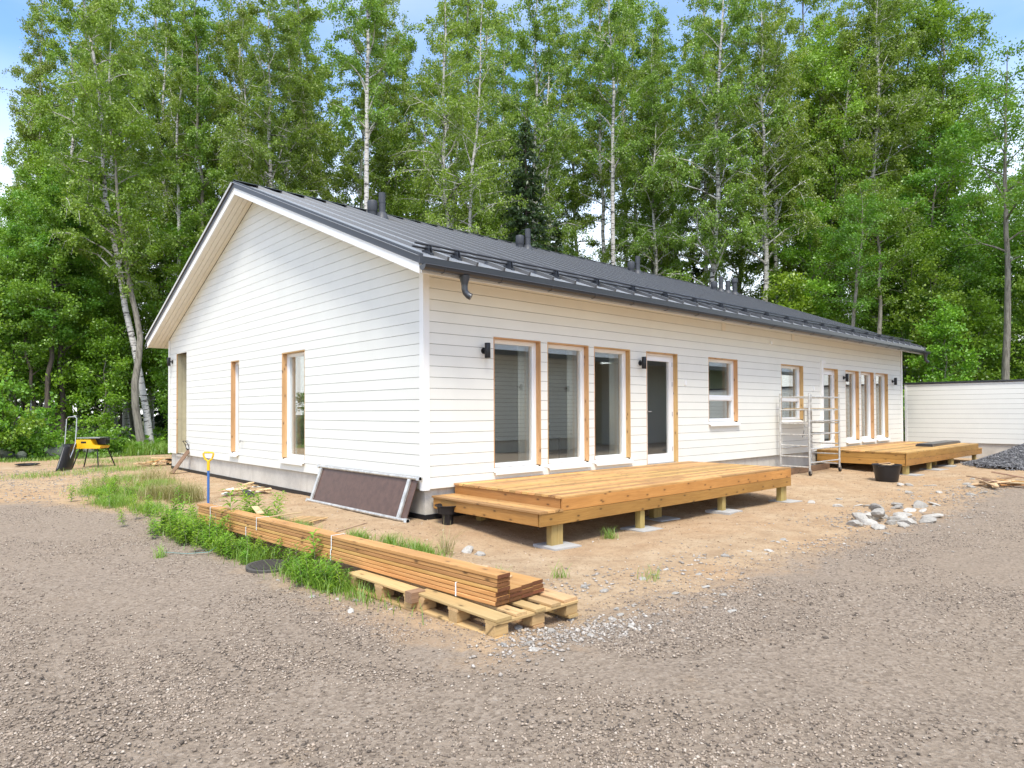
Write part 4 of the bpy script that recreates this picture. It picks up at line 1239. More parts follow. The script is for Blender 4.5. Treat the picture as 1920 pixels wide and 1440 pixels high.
# manhole cover
M['castiron'] = plain('dusty_cast_iron', (.075, .068, .060), .7, var=.25, scale=20)
g = hz(-2.70, -1.14)
mh = thing('manhole_cover', 'dark ribbed round manhole cover tilted at the gravel edge', 'manhole cover', (-2.69, -1.18, g + .030), .4)
MB().lathe([(.205, -.035), (.215, -.03), (.215, .0), (.19, .006), (.185, .002), (.02, .002)], (0, 0, 0), 30).build('lid', M['black'], mh, smooth=True)
for k in range(-5, 6):
    hw = math.sqrt(max(0, .18 ** 2 - (k * .032) ** 2))
    MB().box(-hw, hw, k * .032 - .008, k * .032 + .008, .0025, .011).build('rib', M['black'], mh)
MB().lathe([(.20, -.07), (.21, -.065), (.21, -.045), (.18, -.04)], (.02, .02, 0), 30).build('collar', M['oldwood'], mh, smooth=True)
mh.rotation_euler = (math.radians(3), math.radians(-2), .4)
for _o in mh.children:
    if _o.name.startswith(('lid', 'rib')): _o.data.materials[0] = M['castiron']

# slatted drain mat on sand
dm = thing('slatted_mat', 'pale slatted wooden grid lying on sand behind the planks', 'grid', (-1.15, 1.25, hz(-1.15, 1.25) + .03), .5)
for k in range(9): board('slat', (.42, .028, .012), (0, -.2 + k * .05, .012), M['pallet'], dm)
for x in (-.15, .15): board('batten', (.44, .03, .012), (x, 0, -.0005), M['pallet'], dm, (0, 0, math.pi / 2))


def offcuts(cx_, cy_, n, spread, label, group, big=.35, layers=.02, mats=('scrap',)):
    for k in range(n):
        a = rnd.random() * 6.28; r = spread * math.sqrt(rnd.random())
        x, y = cx_ + r * math.cos(a), cy_ + .8 * r * math.sin(a)
        L = rnd.uniform(.35, 1) * big
        up = max(0, (1 - r / spread)) * layers * n * .35
        tag(board('wood_offcut', (L, rnd.uniform(.05, .12), rnd.uniform(.015, .03)), (x, y, hz(x, y) + .045 + (up + .05) * rnd.random()), M[rnd.choice(mats)], None, (rnd.uniform(-.22, .22), rnd.uniform(-.18, .18), rnd.random() * 3.14)), label, 'offcut', group)


offcuts(-.62, 4.85, 22, .42, 'pale offcut in the white wood scrap heap along the gable foundation', 'scrap heap by the gable wall', .34, .016, ('scrap', 'scrap', 'siding'))
offcuts(.05, 13.6, 18, .55, 'reddish offcut in the wood scrap heap past the porch corner', 'scrap heap past the porch corner', .6, .03, ('scrap', 'scrap', 'lumber'))
offcuts(11.0, -4.45, 16, .55, 'splintered wood piece heaped where the gravel meets the sand', 'splintered wood by the dark gravel heap', 1.1, .03, ('scrap', 'lumber', 'oldwood'))
m = MB().lathe([(.10, 0), (.115, .015), (.115, .025), (.04, .03)], (0, 0, 0), 24)
tag(m.build('tub_lid', M['plastic_black'], None, smooth=True, loc=(-.78, 4.45, hz(-.78, 4.45) + .06), rot=(.5, .2, .3)), 'black plastic lid tilted on the white wood scrap heap', 'lid')
m = MB().lathe([(.20, 0), (.24, .18), (.25, .19), (.23, .19), (.19, .03)], (0, 0, 0), 24)
tag(m.build('plastic_basin', M['plastic_black'], None, smooth=True, loc=(.58, 13.9, hz(.58, 13.9))), 'black plastic basin behind the porch corner', 'basin')

# plank with bracket leaning on the porch post
pk = thing('leaning_plank', 'grey brown plank with a black wire bracket leaning at the porch', 'plank', (-.46, 10.30, hz(-.46, 10.3)))
v0, v1 = Vector((0, 0, 0)), Vector((.47, .22, .56))
d_ = (v1 - v0)
board('plank', (d_.length, .14, .022), tuple((v0 + v1) / 2 + Vector((0, 0, .012))), M['oldwood'], pk, d_.to_track_quat('X', 'Z').to_euler())
m = MB()
for s in (-.05, .05):
    m.tube([(.45 + s * .4, .21 - s, .57), (.40 + s * .4, .24 - s, .74), (.34 + s * .4, .2 - s, .80)], .008, 6)
m.tube([(.43, .16, .80), (.33, .26, .80)], .008, 6); m.tube([(.46, .16, .70), (.39, .26, .70)], .008, 6); m.tube([(.50, .14, .58), (.41, .28, .60)], .012, 6)
m.build('wire_bracket', M['black'], pk)

# snow scoop
g = hz(-2.16, 14.1)
so = thing('snow_scoop', 'black plastic snow scoop with steel hoop handle standing in the yard', 'snow scoop', (-2.10, 14.05, g))
m = MB()
nu, nv = 9, 8
for iu in range(nu + 1):
    for iv in range(nv + 1):
        u, v = iu / nu - .5, iv / nv
        wv = .62 - .10 * v
        bend = .16 * (2 * u) ** 2
        x, y, z = u * wv, -.05 - .30 * (1 - v) + bend * .7 + .10 * v * v, .0 + .70 * v
        m.v.append((x * .72 + .30 * (z - .35) , y + x * .69, z + .02))
for iu in range(nu):
    for iv in range(nv):
        a = iu * (nv + 1) + iv
        m.f.append((a, a + nv + 1, a + nv + 2, a + 1))
pan = m.build('scoop_pan', M['plastic_black'], so, smooth=True)
sm = pan.modifiers.new('thickness', 'SOLIDIFY'); sm.thickness = .008
m = MB(); m.tube([(-.06, -.18, .05), (.14, -.05, .55), (.20, .02, .75), (.22, .05, 1.05), (.24, .07, 1.42), (.20, .16, 1.47), (.10, .42, 1.46), (.06, .48, 1.40), (.02, .45, .75), (-.02, .40, .4)], .014, 8)
m.build('hoop_handle', M['steel'], so, smooth=True)

# table saw
ts = thing('table_saw', 'yellow site table saw on black folding legs beside the snow scoop', 'table saw', (-1.42, 14.35, hz(-1.42, 14.35)), math.radians(-38))
m = MB(); m.extrude([(-.36, .55), (.30, .55), (.33, .62), (.12, .66), (.06, .80), (-.34, .80), (-.37, .74)], -.26, .24); m.build('body', M['yellow'], ts)
m = MB(); m.box(-.08, .34, .0, .22, .6605, .84); m.build('motor_cover', M['plastic_black'], ts)
m = MB(); m.box(-.30, .32, -.28, .28, .8405, .862); m.build('table_top', M['steel'], ts)
m = MB(); m.box(.3205, .60, -.05, -.02, .80, .815); m.box(.3205, .55, .15, .18, .80, .815); m.build('fence_rail', M['darkmetal'], ts)
MB().box(-.20, -.06, -.264, -.2605, .70, .75).build('vent_slot', M['black'], ts)
for a, b in (((-.25, -.22), (-.40, -.32)), ((.22, -.22), (.30, -.32)), ((.28, .2), (.44, .32)), ((-.25, .2), (-.42, .30))):
    MB().tube([(a[0], a[1], .56), (b[0], b[1], .0)], .018, 8).build('leg', M['black'], ts)
# coil of cable on the far sand
m = MB()
for k in range(4):
    r = .20 + .035 * k
    m.tube([(r * math.cos(t_ * .45 + k), r * 1.2 * math.sin(t_ * .45 + k), .02 + .012 * k) for t_ in range(15)], .010, 5)
tag(m.build('cable_coil', M['plastic_black'], None, loc=(-2.7, 16.6, hz(-2.7, 16.6))), 'loose coil of black cable on pale sand near the wood', 'cable')


# ------------------------------------------------------------------ rocks
def rock_mesh(seed, mat, flat=.6, detail=2, ang=.32):
    r = np.random.RandomState(seed)
    import bmesh
    bm = bmesh.new(); bmesh.ops.create_icosphere(bm, subdivisions=detail, radius=1)
    pl_ = [(Vector(r.normal(size=3)).normalized(), .62 + .3 * r.rand()) for _ in range(9)]
    for v in bm.verts:
        p = v.co.copy()
        for nrm, d in pl_:
            k = p.dot(nrm)
            if k > d: p -= nrm * (k - d) * .92
        v.co = p * (1 + .05 * r.normal())
        v.co.z *= flat
    m = bpy.data.meshes.new('rock'); bm.to_mesh(m); bm.free(); m.materials.append(mat)
    return m


RM = [rock_mesh(40 + k, M['rock'], (.30, .46, .55, .24)[k % 4]) for k in range(8)]


def rock(x, y, s, label, group, k=None, up=0.0, rot=None, cat='rock', mats=None):
    me = (mats or RM)[rnd.randrange(len(mats or RM)) if k is None else k]
    o = link('rock', me, None, (x, y, hz(x, y) + s * .06 + up), rot or (rnd.uniform(-.3, .3), rnd.uniform(-.3, .3), rnd.random() * 6.28))
    s *= .88; o.scale = (s, s * rnd.uniform(.6, .9), s)
    return tag(o, label, cat, group)


lab = 'pale grey slab rock in the loose stone pile on the sand'
pile = [(4.30, -4.10, .15, 2, 0), (4.55, -4.22, .14, 2, 0), (4.30, -4.42, .14, 1, 0), (4.72, -4.42, .13, 1, 0), (4.95, -4.55, .16, 2, 0), (5.35, -4.70, .17, 1, 0), (5.15, -4.35, .14, 2, 0), (4.75, -4.02, .17, 5, .03),
        (5.05, -4.05, .17, 1, .04), (4.85, -4.22, .16, 2, .12), (5.30, -4.10, .15, 1, .02), (5.35, -4.35, .13, 6, .02), (5.8, -4.62, .18, 0, 0), (5.75, -4.25, .16, 0, 0), (6.45, -3.95, .14, 1, 0), (6.9, -3.80, .15, 0, 0), (6.75, -4.18, .22, 2, 0), (6.2, -4.2, .14, 0, 0), (7.1, -4.3, .13, 3, 0), (4.62, -4.62, .12, 1, 0)]
for x, y, s, k, u in pile: rock(x, y, s, lab, 'stone pile on the sand', k, u)
rock(5.08, -4.12, .20, 'grey slab leaning steeply in the middle of the stone pile', None, 0, .13, (.95, .25, .8))
rock(-.50, -1.62, .13, 'larger rounded grey rock on sand before the deck step', None, 2, 0)
rock(-.52, -1.86, .085, 'smaller tan rock beside the rounded grey rock', None, 6, 0)
for k in range(90):
    if k < 58:
        x, y = rnd.uniform(-1.8, 7.5), -4.35 + rnd.gauss(.2, .38); s = rnd.uniform(.018, .062)
        if k < 16: x, y = rnd.uniform(-2.5, -1.1), -4.55 + rnd.gauss(0, .14); s = rnd.uniform(.02, .05)
    else:
        x, y = rnd.uniform(6, 13.5), rnd.uniform(-4.6, -2.5); s = rnd.uniform(.04, .12)
    rock(x, y, s, 'pale flat stone chip strewn along the sand and gravel edge' if k < 58 else 'pale flat stone strewn on the sand before the far deck', 'stone chips at the gravel edge' if k < 58 else 'stones before the far deck', k % 8 if k % 3 else 3)
for k in range(16):
    x, y = -2.75 + rnd.gauss(0, .08), rnd.uniform(-4.2, 5.5)
    rock(x, y, rnd.uniform(.02, .05), 'pale stone chip at the weedy left edge of the gravel', 'stone chips by the weeds', k % 8)
MR = [rock_mesh(80 + k, M['mossrock'], .55) for k in range(3)]
for k, (x, y, s) in enumerate(((-2.9, 20.4, .55), (-2.2, 20.9, .62), (-1.5, 20.7, .75), (-1.0, 21.3, .6), (-2.5, 20.0, .4), (-.4, 20.6, .45), (.1, 21.2, .5))):
    rock(x, y, s, 'mossy grey boulder in the row along the edge of the wood', 'boulders along the wood edge', None, .1, None, 'boulder', MR)
# pale rubble patch by the pallet
kk = 1000
qx = -1.95 + rs.normal(size=kk) * .42; qy = -4.62 + rs.normal(size=kk) * .13 + .05 * np.sin(qx * 5)
qs = .006 + .016 * rs.rand(kk) ** 2.5
M['palestone'] = stone_mat('pale_rubble', [(0, (.26, .225, .19)), (.6, (.42, .375, .33)), (1, (.60, .56, .51))], 18)
tag(link('rubble', scatter_stones('rubble', qx, qy, height(qx, qy) + qs * .3, qs, .6, M['palestone'], rs.rand(kk))), 'pale crushed rubble patch at the corner of the near pallet', 'rubble', kind='stuff')
kk = 7500
qx = rs.uniform(-1.8, 12, kk); qy = GRAVEL_Y + .32 + rs.normal(size=kk) * .45
kp = rs.rand(kk) < np.clip(.45 + 1.6 * vnoise(qx * 1.1, qy * 1.6, 41), .05, 1); qx, qy = qx[kp], qy[kp]
qs = .006 + .020 * rs.rand(len(qx)) ** 3
tag(link('stone_chips', scatter_stones('stone_chips', qx, qy, height(qx, qy) + qs * .3, qs, .5, M['palestone'], rs.rand(len(qx)) * .9)), 'small pale stone chips scattered where sand meets gravel', 'stone chips', kind='stuff')
kk = 4200
qx = rs.uniform(-6.2, -1.2, kk); qy = rs.uniform(6.4, 15, kk)
qs = .008 + .022 * rs.rand(kk) ** 2.5
tag(link('stone_chips', scatter_stones('stone_chips', qx, qy, height(qx, qy) + qs * .3, qs, .5, M['palestone'], rs.rand(kk) * .8)), 'small stones strewn on the bare soil before the table saw', 'stone chips', kind='stuff')

kk = 9000
qx = rs.uniform(-2.4, 14, kk); qy = rs.uniform(-4.4, 0, kk); qx[:3000] = rs.uniform(-2.3, -.05, 3000); qy[:3000] = rs.uniform(-4, 10, 3000)
qs = .005 + .013 * rs.rand(kk) ** 3
M['clod'] = stone_mat('sand_clod', [(0, (.26, .165, .095)), (.6, (.46, .33, .21)), (.9, (.55, .43, .30)), (1, (.68, .64, .58))], 18)
tag(link('sand_clods', scatter_stones('sand_clods', qx, qy, height(qx, qy) + qs * .2, qs, .6, M['clod'], rs.rand(kk))), 'small clods and grit on the bare sand round the house', 'sand', kind='stuff')

# dark gravel heap
hcx, hcy, hr, hh = 17.9, -4.9, 2.75, 1.22
hx, hy = np.meshgrid(np.linspace(-1, 1, 64), np.linspace(-1, 1, 64), indexing='ij')


def heap(x, y):
    d = np.hypot(x, y) * (1 + .16 * vnoise(x * 1.6 + 9, y * 1.6, 51))
    return hh * np.clip(1 - d, -.02, 1) ** 1.05 if False else hh * (np.clip(1 - d, 0, 1) ** 1.05) + .03 * vnoise(x * 14, y * 14, 52) - .02


hv = np.stack([hx * hr, hy * hr, heap(hx, hy) + .02 + height(hx * hr + hcx, hy * hr + hcy)], -1).reshape(-1, 3)
gi, gj = np.meshgrid(np.arange(63), np.arange(63), indexing='ij')
hq = np.stack([gi * 64 + gj, (gi + 1) * 64 + gj, (gi + 1) * 64 + gj + 1, gi * 64 + gj + 1], -1).reshape(-1, 4)
rad = np.hypot(hx, hy).ravel(); hq = hq[rad[hq].max(1) < 1.0]
u_, inv_ = np.unique(hq, return_inverse=True)
pile_me = np_mesh('gravel_heap', hv[u_], inv_.reshape(-1, 4), M['darkstone'], attr={'tint': rs.rand(len(u_))})
ph = thing('gravel_heap', 'dark grey crushed gravel heap piled in front of the shed', 'gravel heap', (hcx, hcy, 0))
link('mound', pile_me, ph)
kk = 16000
a = rs.rand(kk) * 6.283; r = np.sqrt(rs.rand(kk)) * 1.04
qx, qy = r * np.cos(a), r * np.sin(a)
qs = .010 + .018 * rs.rand(kk)
ps = scatter_stones('heap_stones', qx * hr, qy * hr, heap(qx, qy) + .02 + height(qx * hr + hcx, qy * hr + hcy) + .01, qs, .75, M['darkstone'], rs.rand(kk))
tag(link('heap_stones', ps, ph), kind='stuff')


# ------------------------------------------------------------------ trees
class Wood:
    """tubes in numpy lists + leaf anchors"""
    def __init__(s): s.mb = MB(); s.tw = []           # twigs: (p0, p1, weight)


def leaves_mesh(name, pos, size, mat, r, elong=1.5, hang=0.0, tint=None):
    k = len(pos)
    d = r.normal(size=(k, 3)); d[:, 2] -= hang
    d /= np.linalg.norm(d, axis=1)[:, None]
    e = r.normal(size=(k, 3)); e[:, 2] += .3
    s = np.cross(d, e); s /= np.linalg.norm(s, axis=1)[:, None] + 1e-9
    L = (size * (.65 + .7 * r.rand(k)))[:, None]
    W = L / elong * .5
    v = np.stack([pos - d * L * .5, pos + s * W - d * L * .06, pos + d * L * .5, pos - s * W - d * L * .06], 1)
    f = np.arange(k * 4).reshape(-1, 4)
    t = r.rand(k) if tint is None else tint
    return np_mesh(name, v.reshape(-1, 3), f, mat, smooth=False, attr={'tint': np.repeat(t, 4)})


def make_tree(seed, H, r0, cb, cr, nlimb, nleaf, lsize, bark, leaf, style='birch', sway=.5, stems=1, sparse=1.0, low=0):
    """one deciduous tree; returns (trunk mesh, crown mesh)"""
    r = np.random.RandomState(seed)
    mb = MB(); twigs = []
    for st_ in range(stems):
        az0 = r.rand() * 6.28
        lean = Vector((math.cos(az0), math.sin(az0), 0)) * (H * .11 * (st_ > 0))
        hS = H * (1 if st_ == 0 else .8 + .15 * r.rand())
        n = 15
        path = []; off = Vector((0, 0, 0))
        for i in range(n + 1):
            t = i / n
            if i: off = off + Vector((r.normal() * sway * .16, r.normal() * sway * .16, 0))
            path.append(Vector((off.x * min(1, t * 3), off.y * min(1, t * 3), hS * t)) + lean * (t ** .8) + Vector((.1 * st_, .05 * st_, 0)))
        rads = [max(.012, r0 * (1 if st_ == 0 else .75) * ((1 - i / n) ** .85 * .97 + .03) * (1.25 if i == 0 else 1)) for i in range(n + 1)]
        mb.tube([tuple(p) for p in path], rads, 9)

        def on(t):
            q = t * n; i = min(n - 1, int(q)); return path[i].lerp(path[i + 1], q - i), rads[i]
        az = r.rand() * 6.28
        for k in range(nlimb):
            t = cb + (0.985 - cb) * (k + r.rand()) / nlimb
            if r.rand() > .9 * sparse + .1: continue
            p, rr = on(t); az += 2.4 + r.normal() * .4
            tt = (t - cb) / (1 - cb)
            if style == 'birch': prof = (.55 + .55 * math.sin(math.pi * min(1, tt * .8 + .2))) * (1 - .62 * tt ** 2)
            else: prof = math.sin(math.pi * (tt * .80 + .17)) ** .7
            L = cr * prof * (.65 + .6 * r.rand())
            el = math.radians((48 if style == 'birch' else 34) + 14 * r.normal())
            d = Vector((math.cos(az) * math.cos(el), math.sin(az) * math.cos(el), math.sin(el)))
            lp_ = [p]; q = p.copy(); ns = 4
            for j in range(ns):
                d = (d + Vector((r.normal() * .16, r.normal() * .16, (-.16 if style == 'birch' else -.07) + r.normal() * .08))).normalized()
                q = q + d * (L / ns); lp_.append(q.copy())
            lr = max(.010, min(rr * .45, .02 + L * .013))
            mb.tube([tuple(x) for x in lp_], [lr * (1 - .8 * j / ns) for j in range(ns + 1)], 5, False)
            twigs.append((lp_[2], lp_[4], .8 * L))
            for w in range(5 + int(L * 1.2)):
                f_ = .25 + .75 * r.rand(); i = min(ns - 1, int(f_ * ns)); a = lp_[i].lerp(lp_[i + 1], f_ * ns - i)
                tl_ = (.22 + .28 * r.rand()) * max(L, .8)
                td = (d * .4 + Vector((r.normal(), r.normal(), r.normal() * .5 + (.0 if style == 'birch' else .15)))).normalized()
                m_ = a + td * tl_ * .55
                e_ = m_ + Vector((td.x * .45, td.y * .45, td.z * .3 - (.75 if style == 'birch' else .12))) * tl_ * .6
                mb.tube([tuple(a), tuple(m_), tuple(e_)], [lr * .32, lr * .2, .003], 3, False)
                twigs.append((a.lerp(m_, .4), m_, tl_ * .5)); twigs.append((m_, e_, tl_ * .9))
        twigs.append((path[-2], path[-1], 1.2))
    A = np.array([tuple(t[0]) for t in twigs]); B = np.array([tuple(t[1]) for t in twigs]); Wt = np.array([t[2] for t in twigs]) * (.12 + 1.9 * r.rand(len(twigs)) ** 2.6)
    idx = r.choice(len(twigs), nleaf, p=Wt / Wt.sum())
    f = r.rand(nleaf)[:, None]
    pos = A[idx] * (1 - f) + B[idx] * f + r.normal(size=(nleaf, 3)) * (.10 if style == 'birch' else .17) * np.array([1, 1, .8])
    tint = np.clip(r.rand(nleaf) * .75 + .25 * (np.repeat(r.rand(len(twigs))[None], 1, 0)[0][idx]), 0, 1)
    crown = leaves_mesh('crown', pos, np.full(nleaf, lsize), leaf, r, 1.45, .6 if style == 'birch' else .15, tint)
    trunk = mb.mesh('trunk', bark, smooth=True)
    return trunk, crown


def make_spruce(seed, H, r0, cb, cr, nleaf, whorl=.32):
    r = np.random.RandomState(seed)
    mb = MB(); tw = []
    mb.tube([(0, 0, H * i / 8) for i in range(9)], [max(.015, r0 * (1 - i / 8.2)) for i in range(9)], 9)
    z = cb
    while z < H - .3:
        t = (z - cb) / (H - cb)
        L0 = cr * (1 - t) ** .85 * (.6 + .4 * min(1, t * 5)) + .12
        nb = 6 if t < .8 else 4
        a0 = r.rand() * 6.28
        for k in range(nb):
            a = a0 + 6.28 * k / nb + r.normal() * .2; L = L0 * (.65 + .5 * r.rand())
            p0 = Vector((0, 0, z + r.normal() * .06)); u = Vector((math.cos(a), math.sin(a), 0))
            p1 = p0 + u * L * .5 + Vector((0, 0, -.10 * L)); p2 = p0 + u * L + Vector((0, 0, -.24 * L + .05 * L * r.normal()))
            mb.tube([tuple(p0), tuple(p1), tuple(p2)], [.008 + .010 * L, .006 + .005 * L, .004], 4, False)
            tw.append((p0.lerp(p1, .4), p1, L * .5)); tw.append((p1, p2, L * .6))
            sd_ = u.cross(Vector((0, 0, 1)))
            for j in range(3 + int(L * 2.2)):
                f = .25 + .72 * r.rand(); b = p0.lerp(p1, f * 2) if f < .5 else p1.lerp(p2, f * 2 - 1)
                s = (1 if j % 2 else -1); q = b + (sd_ * s * .8 + u * .55 + Vector((0, 0, -.35 - .3 * r.rand()))) * L * .34 * (1.15 - f)
                tw.append((b, q, L * .36 * (1.15 - f)))
        z += whorl * (1.15 - .5 * t) * (.8 + .4 * r.rand())
    A = np.array([tuple(t[0]) for t in tw]); B = np.array([tuple(t[1]) for t in tw]); W = np.array([t[2] for t in tw])
    idx = r.choice(len(tw), nleaf, p=W / W.sum()); f = r.rand(nleaf)[:, None]
    pos = A[idx] * (1 - f) + B[idx] * f + r.normal(size=(nleaf, 3)) * .035 + np.array([0, 0, -.05])
    crown = leaves_mesh('crown', pos, np.full(nleaf, .19), M['leaf_spruce'], r, 2.6, .5)
    return mb.mesh('trunk', M['bark_dark'], smooth=True), crown


def make_shrub(seed, H, R, nleaf, lsize, leaf):
    r = np.random.RandomState(seed); mb = MB(); tw = []
    for s in range(9):
        a = r.rand() * 6.28; e_ = math.radians(50 + 30 * r.rand()); L = H * (.6 + .5 * r.rand())
        p = Vector((r.normal() * .12, r.normal() * .12, -.05)); d = Vector((math.cos(a) * math.cos(e_) * R / H * 1.4, math.sin(a) * math.cos(e_) * R / H * 1.4, math.sin(e_))).normalized(); pts = [p]
        for j in range(4):
            d = (d + Vector((r.normal() * .15, r.normal() * .15, -.06))).normalized(); p = p + d * L / 4; pts.append(p)
        mb.tube([tuple(q) for q in pts], [.014 * (1 - .2 * j) for j in range(5)], 4, False)
        for j in range(1, 5):
            for w in range(4):
                td = Vector((r.normal(), r.normal(), r.normal() * .6 + .2)).normalized() * L * .26
                tw.append((pts[j], pts[j] + td, 1.0)); mb.tube([tuple(pts[j]), tuple(pts[j] + td)], [.006, .002], 3, False)
    A = np.array([tuple(t[0]) for t in tw]); B = np.array([tuple(t[1]) for t in tw])
    idx = r.randint(0, len(tw), nleaf); f = r.rand(nleaf)[:, None]
    pos = A[idx] * (1 - f) + B[idx] * f + r.normal(size=(nleaf, 3)) * .06; pos[:, 2] = np.maximum(pos[:, 2], .03)
    return mb.mesh('stem', M['bark_dark']), leaves_mesh('foliage', pos, np.full(nleaf, lsize), leaf, r, 1.5, .2)


KINDS = {}
KINDS['birch0'] = make_tree(1, 22.5, .17, .36, 2.7, 50, 37000, .09, M['bark_birch'], M['leaf_birch'], 'birch', .45)
KINDS['birch1'] = make_tree(2, 21.0, .14, .28, 2.5, 54, 35000, .09, M['bark_birch'], M['leaf_birch'], 'birch', .6)
KINDS['birch2'] = make_tree(3, 22.0, .15, .36, 2.5, 36, 36000, .09, M['bark_birch'], M['leaf_birch'], 'birch', .7, stems=3)
KINDS['birch3'] = make_tree(31, 24.0, .13, .42, 1.9, 54, 27000, .09, M['bark_birch'], M['leaf_birch'], 'birch', .5)
KINDS['birch4'] = make_tree(32, 23.0, .12, .34, 1.7, 50, 25000, .09, M['bark_grey'], M['leaf_birch'], 'birch', .7)
KINDS['birch_sparse'] = make_tree(4, 24.0, .15, .50, 2.0, 36, 17000, .09, M['bark_birch'], M['leaf_birch'], 'birch', .35, sparse=.8)
KINDS['broad0'] = make_tree(5, 15.5, .15, .16, 3.3, 52, 33000, .115, M['bark_grey'], M['leaf_broad'], 'broad', .8)
KINDS['broad1'] = make_tree(6, 20.0, .17, .18, 3.5, 60, 38000, .115, M['bark_grey'], M['leaf_broad'], 'broad', .6)
KINDS['broad2'] = make_tree(7, 12.0, .11, .14, 2.9, 46, 27000, .11, M['bark_grey'], M['leaf_bright'], 'broad', .9)
KINDS['broad3'] = make_tree(33, 21.0, .16, .22, 3.0, 64, 42000, .105, M['bark_grey'], M['leaf_bright'], 'broad', .6)
KINDS['aspen_straight'] = make_tree(35, 17.5, .17, .45, 2.4, 26, 12000, .11, M['bark_grey'], M['leaf_broad'], 'broad', .22, sparse=.8)
KINDS['aspen'] = make_tree(8, 16.5, .19, .50, 2.6, 26, 11000, .115, M['bark_grey'], M['leaf_broad'], 'broad', .7, sparse=.8)
KINDS['alder'] = make_tree(21, 15.0, .17, .36, 2.6, 30, 20000, .12, M['bark_dark'], M['leaf_broad'], 'broad', .8)
KINDS['spruce0'] = make_spruce(9, 15.0, .17, 1.2, 3.0, 32000)
KINDS['spruce1'] = make_spruce(10, 11.0, .13, .6, 2.0, 24000)
KINDS['sapling0'] = make_tree(11, 6.5, .045, .14, 1.5, 26, 7500, .12, M['bark_grey'], M['leaf_bright'], 'broad', .5)
KINDS['sapling1'] = make_tree(12, 8.5, .06, .2, 1.6, 28, 8500, .12, M['bark_dark'], M['leaf_broad'], 'broad', .6)
KINDS['shrub0'] = make_shrub(13, 1.7, 1.2, 4200, .10, M['leaf_bright'])
KINDS['shrub1'] = make_shrub(14, 2.6, 1.6, 6000, .11, M['leaf_broad'])
KINDS['shrub2'] = make_shrub(15, 1.1, .9, 3000, .09, M['leaf_weed'])


def plant(kind, x, y, s=1.0, label='', group=None, rz=None, lean=(0, 0), sz=None):
    tm, cm = KINDS[kind]
    shrub = kind.startswith('shrub')
    nm = 'shrub' if shrub else ('spruce_tree' if kind.startswith('spruce') else 'birch_tree' if kind.startswith('birch') else 'aspen_tree' if kind.startswith('aspen') else 'alder_tree' if kind == 'alder' else 'sapling' if kind.startswith('sapling') else 'broadleaf_tree')
    t = thing(nm, label, 'shrub' if shrub else 'tree', (x, y, hz(x, y) - .05), rnd.random() * 6.28 if rz is None else rz, group)
    t.rotation_mode = 'ZYX'
    t.rotation_euler = (lean[0], lean[1], t.rotation_euler[2])
    t.scale = (s, s, sz or s * rnd.uniform(.94, 1.06))
    link('stem' if shrub else 'trunk', tm, t); link('foliage' if shrub else 'crown', cm, t)
    return t


def at_view(px_, depth):
    """a spot in the wood seen towards this bearing, 'depth' metres into the view axis"""
    d = _F + _R2 * ((px_ - 960) / 1256.02)
    k = depth / d.dot(_F)
    return CAM.x + d.x * k, CAM.y + d.y * k


SPEC = [  # bearing, depth, kind, scale, label, lean
    (283, 27.5, 'birch1', 1.0, 'leaning white birch with black barred bark left of the gable', (-.075, -.082)),
    (268, 26.8, 'aspen', .85, 'pale grey leaning trunk beside the barred birch left of the gable', (-.09, -.10)),
    (86, 27.2, 'alder', .72, 'dark forked alder trunk behind the snow scoop', (0, .02)),
    (108, 28.5, 'alder', .75, 'dark straight alder trunk near the forked one behind the scoop', (0, 0)),
    (118, 28.0, 'alder', .70, 'slimmer dark alder trunk close behind the table saw', (.02, 0)),
    (70, 27.6, 'alder', .55, 'thin pale crooked alder stem beside the forked alder', (-.03, -.04)),
    (125, 32, 'birch_sparse', .92, 'airy thin birch above the snow scoop with open crown', (0, 0)),
    (215, 33, 'birch_sparse', .98, 'airy birch rising behind the leaning barred birch', (0, 0)),
    (330, 33, 'birch_sparse', .95, 'airy birch between the leaning birch and the roof apex', (0, 0)),
    (505, 30, 'birch0', .98, 'tall birch whose white trunk rises behind the roof apex', (0, 0)),
    (520, 31, 'birch0', .92, 'second birch close behind the one at the roof apex', (0, .02)),
    (695, 28, 'birch_sparse', 1.05, 'slender bare stemmed birch behind the first roof pipe', (0, 0)),
    (828, 29, 'birch2', 1.02, 'three stemmed birch clump behind the roof ridge', (0, .03)),
    (815, 37, 'birch1', .95, 'thin birch behind the three stemmed clump', (0, 0)),
    (988, 30.5, 'spruce0', .98, 'dark spruce behind the second roof pipe', (0, 0)),
    (1045, 33, 'spruce1', 1.0, 'smaller dark spruce next to the tall spruce behind the roof', (0, 0)),
    (1157, 34, 'birch_sparse', 1.12, 'straight white birch standing clear before the gap of sky', (0, 0)),
    (1212, 36, 'birch1', 1.0, 'thin white birch past the sky gap behind the third roof pipe', (0, 0)),
    (1226, 38, 'birch0', 1.05, 'dark stemmed birch close to the thin white one', (0, 0)),
    (1260, 40, 'spruce1', 1.15, 'dark spruce low behind the roof near the triple pipes', (0, 0)),
    (1302, 41, 'spruce1', 1.2, 'broad dark spruce behind the triple roof pipes', (0, 0)),
    (1326, 37, 'birch0', 1.0, 'grey trunked birch over the triple roof pipes', (0, 0)),
    (1432, 33, 'birch0', 1.06, 'thick tall trunk rising high behind the far roof half', (0, -.01)),
    (1602, 29, 'aspen', .68, 'crooked brown sapling trunk over the far roof slope', (0, .03)),
    (1662, 30, 'aspen', .75, 'bent thin trunk near the far end of the roof', (0, .04)),
    (1884, 28, 'aspen_straight', 1.0, 'tall smooth pale trunk behind the shed wall', (0, .02)),
]
for b, d, k, s, lb, ln in SPEC:
    x, y = at_view(b, d)
    plant(k, x, y, s, lb, None, lean=ln)
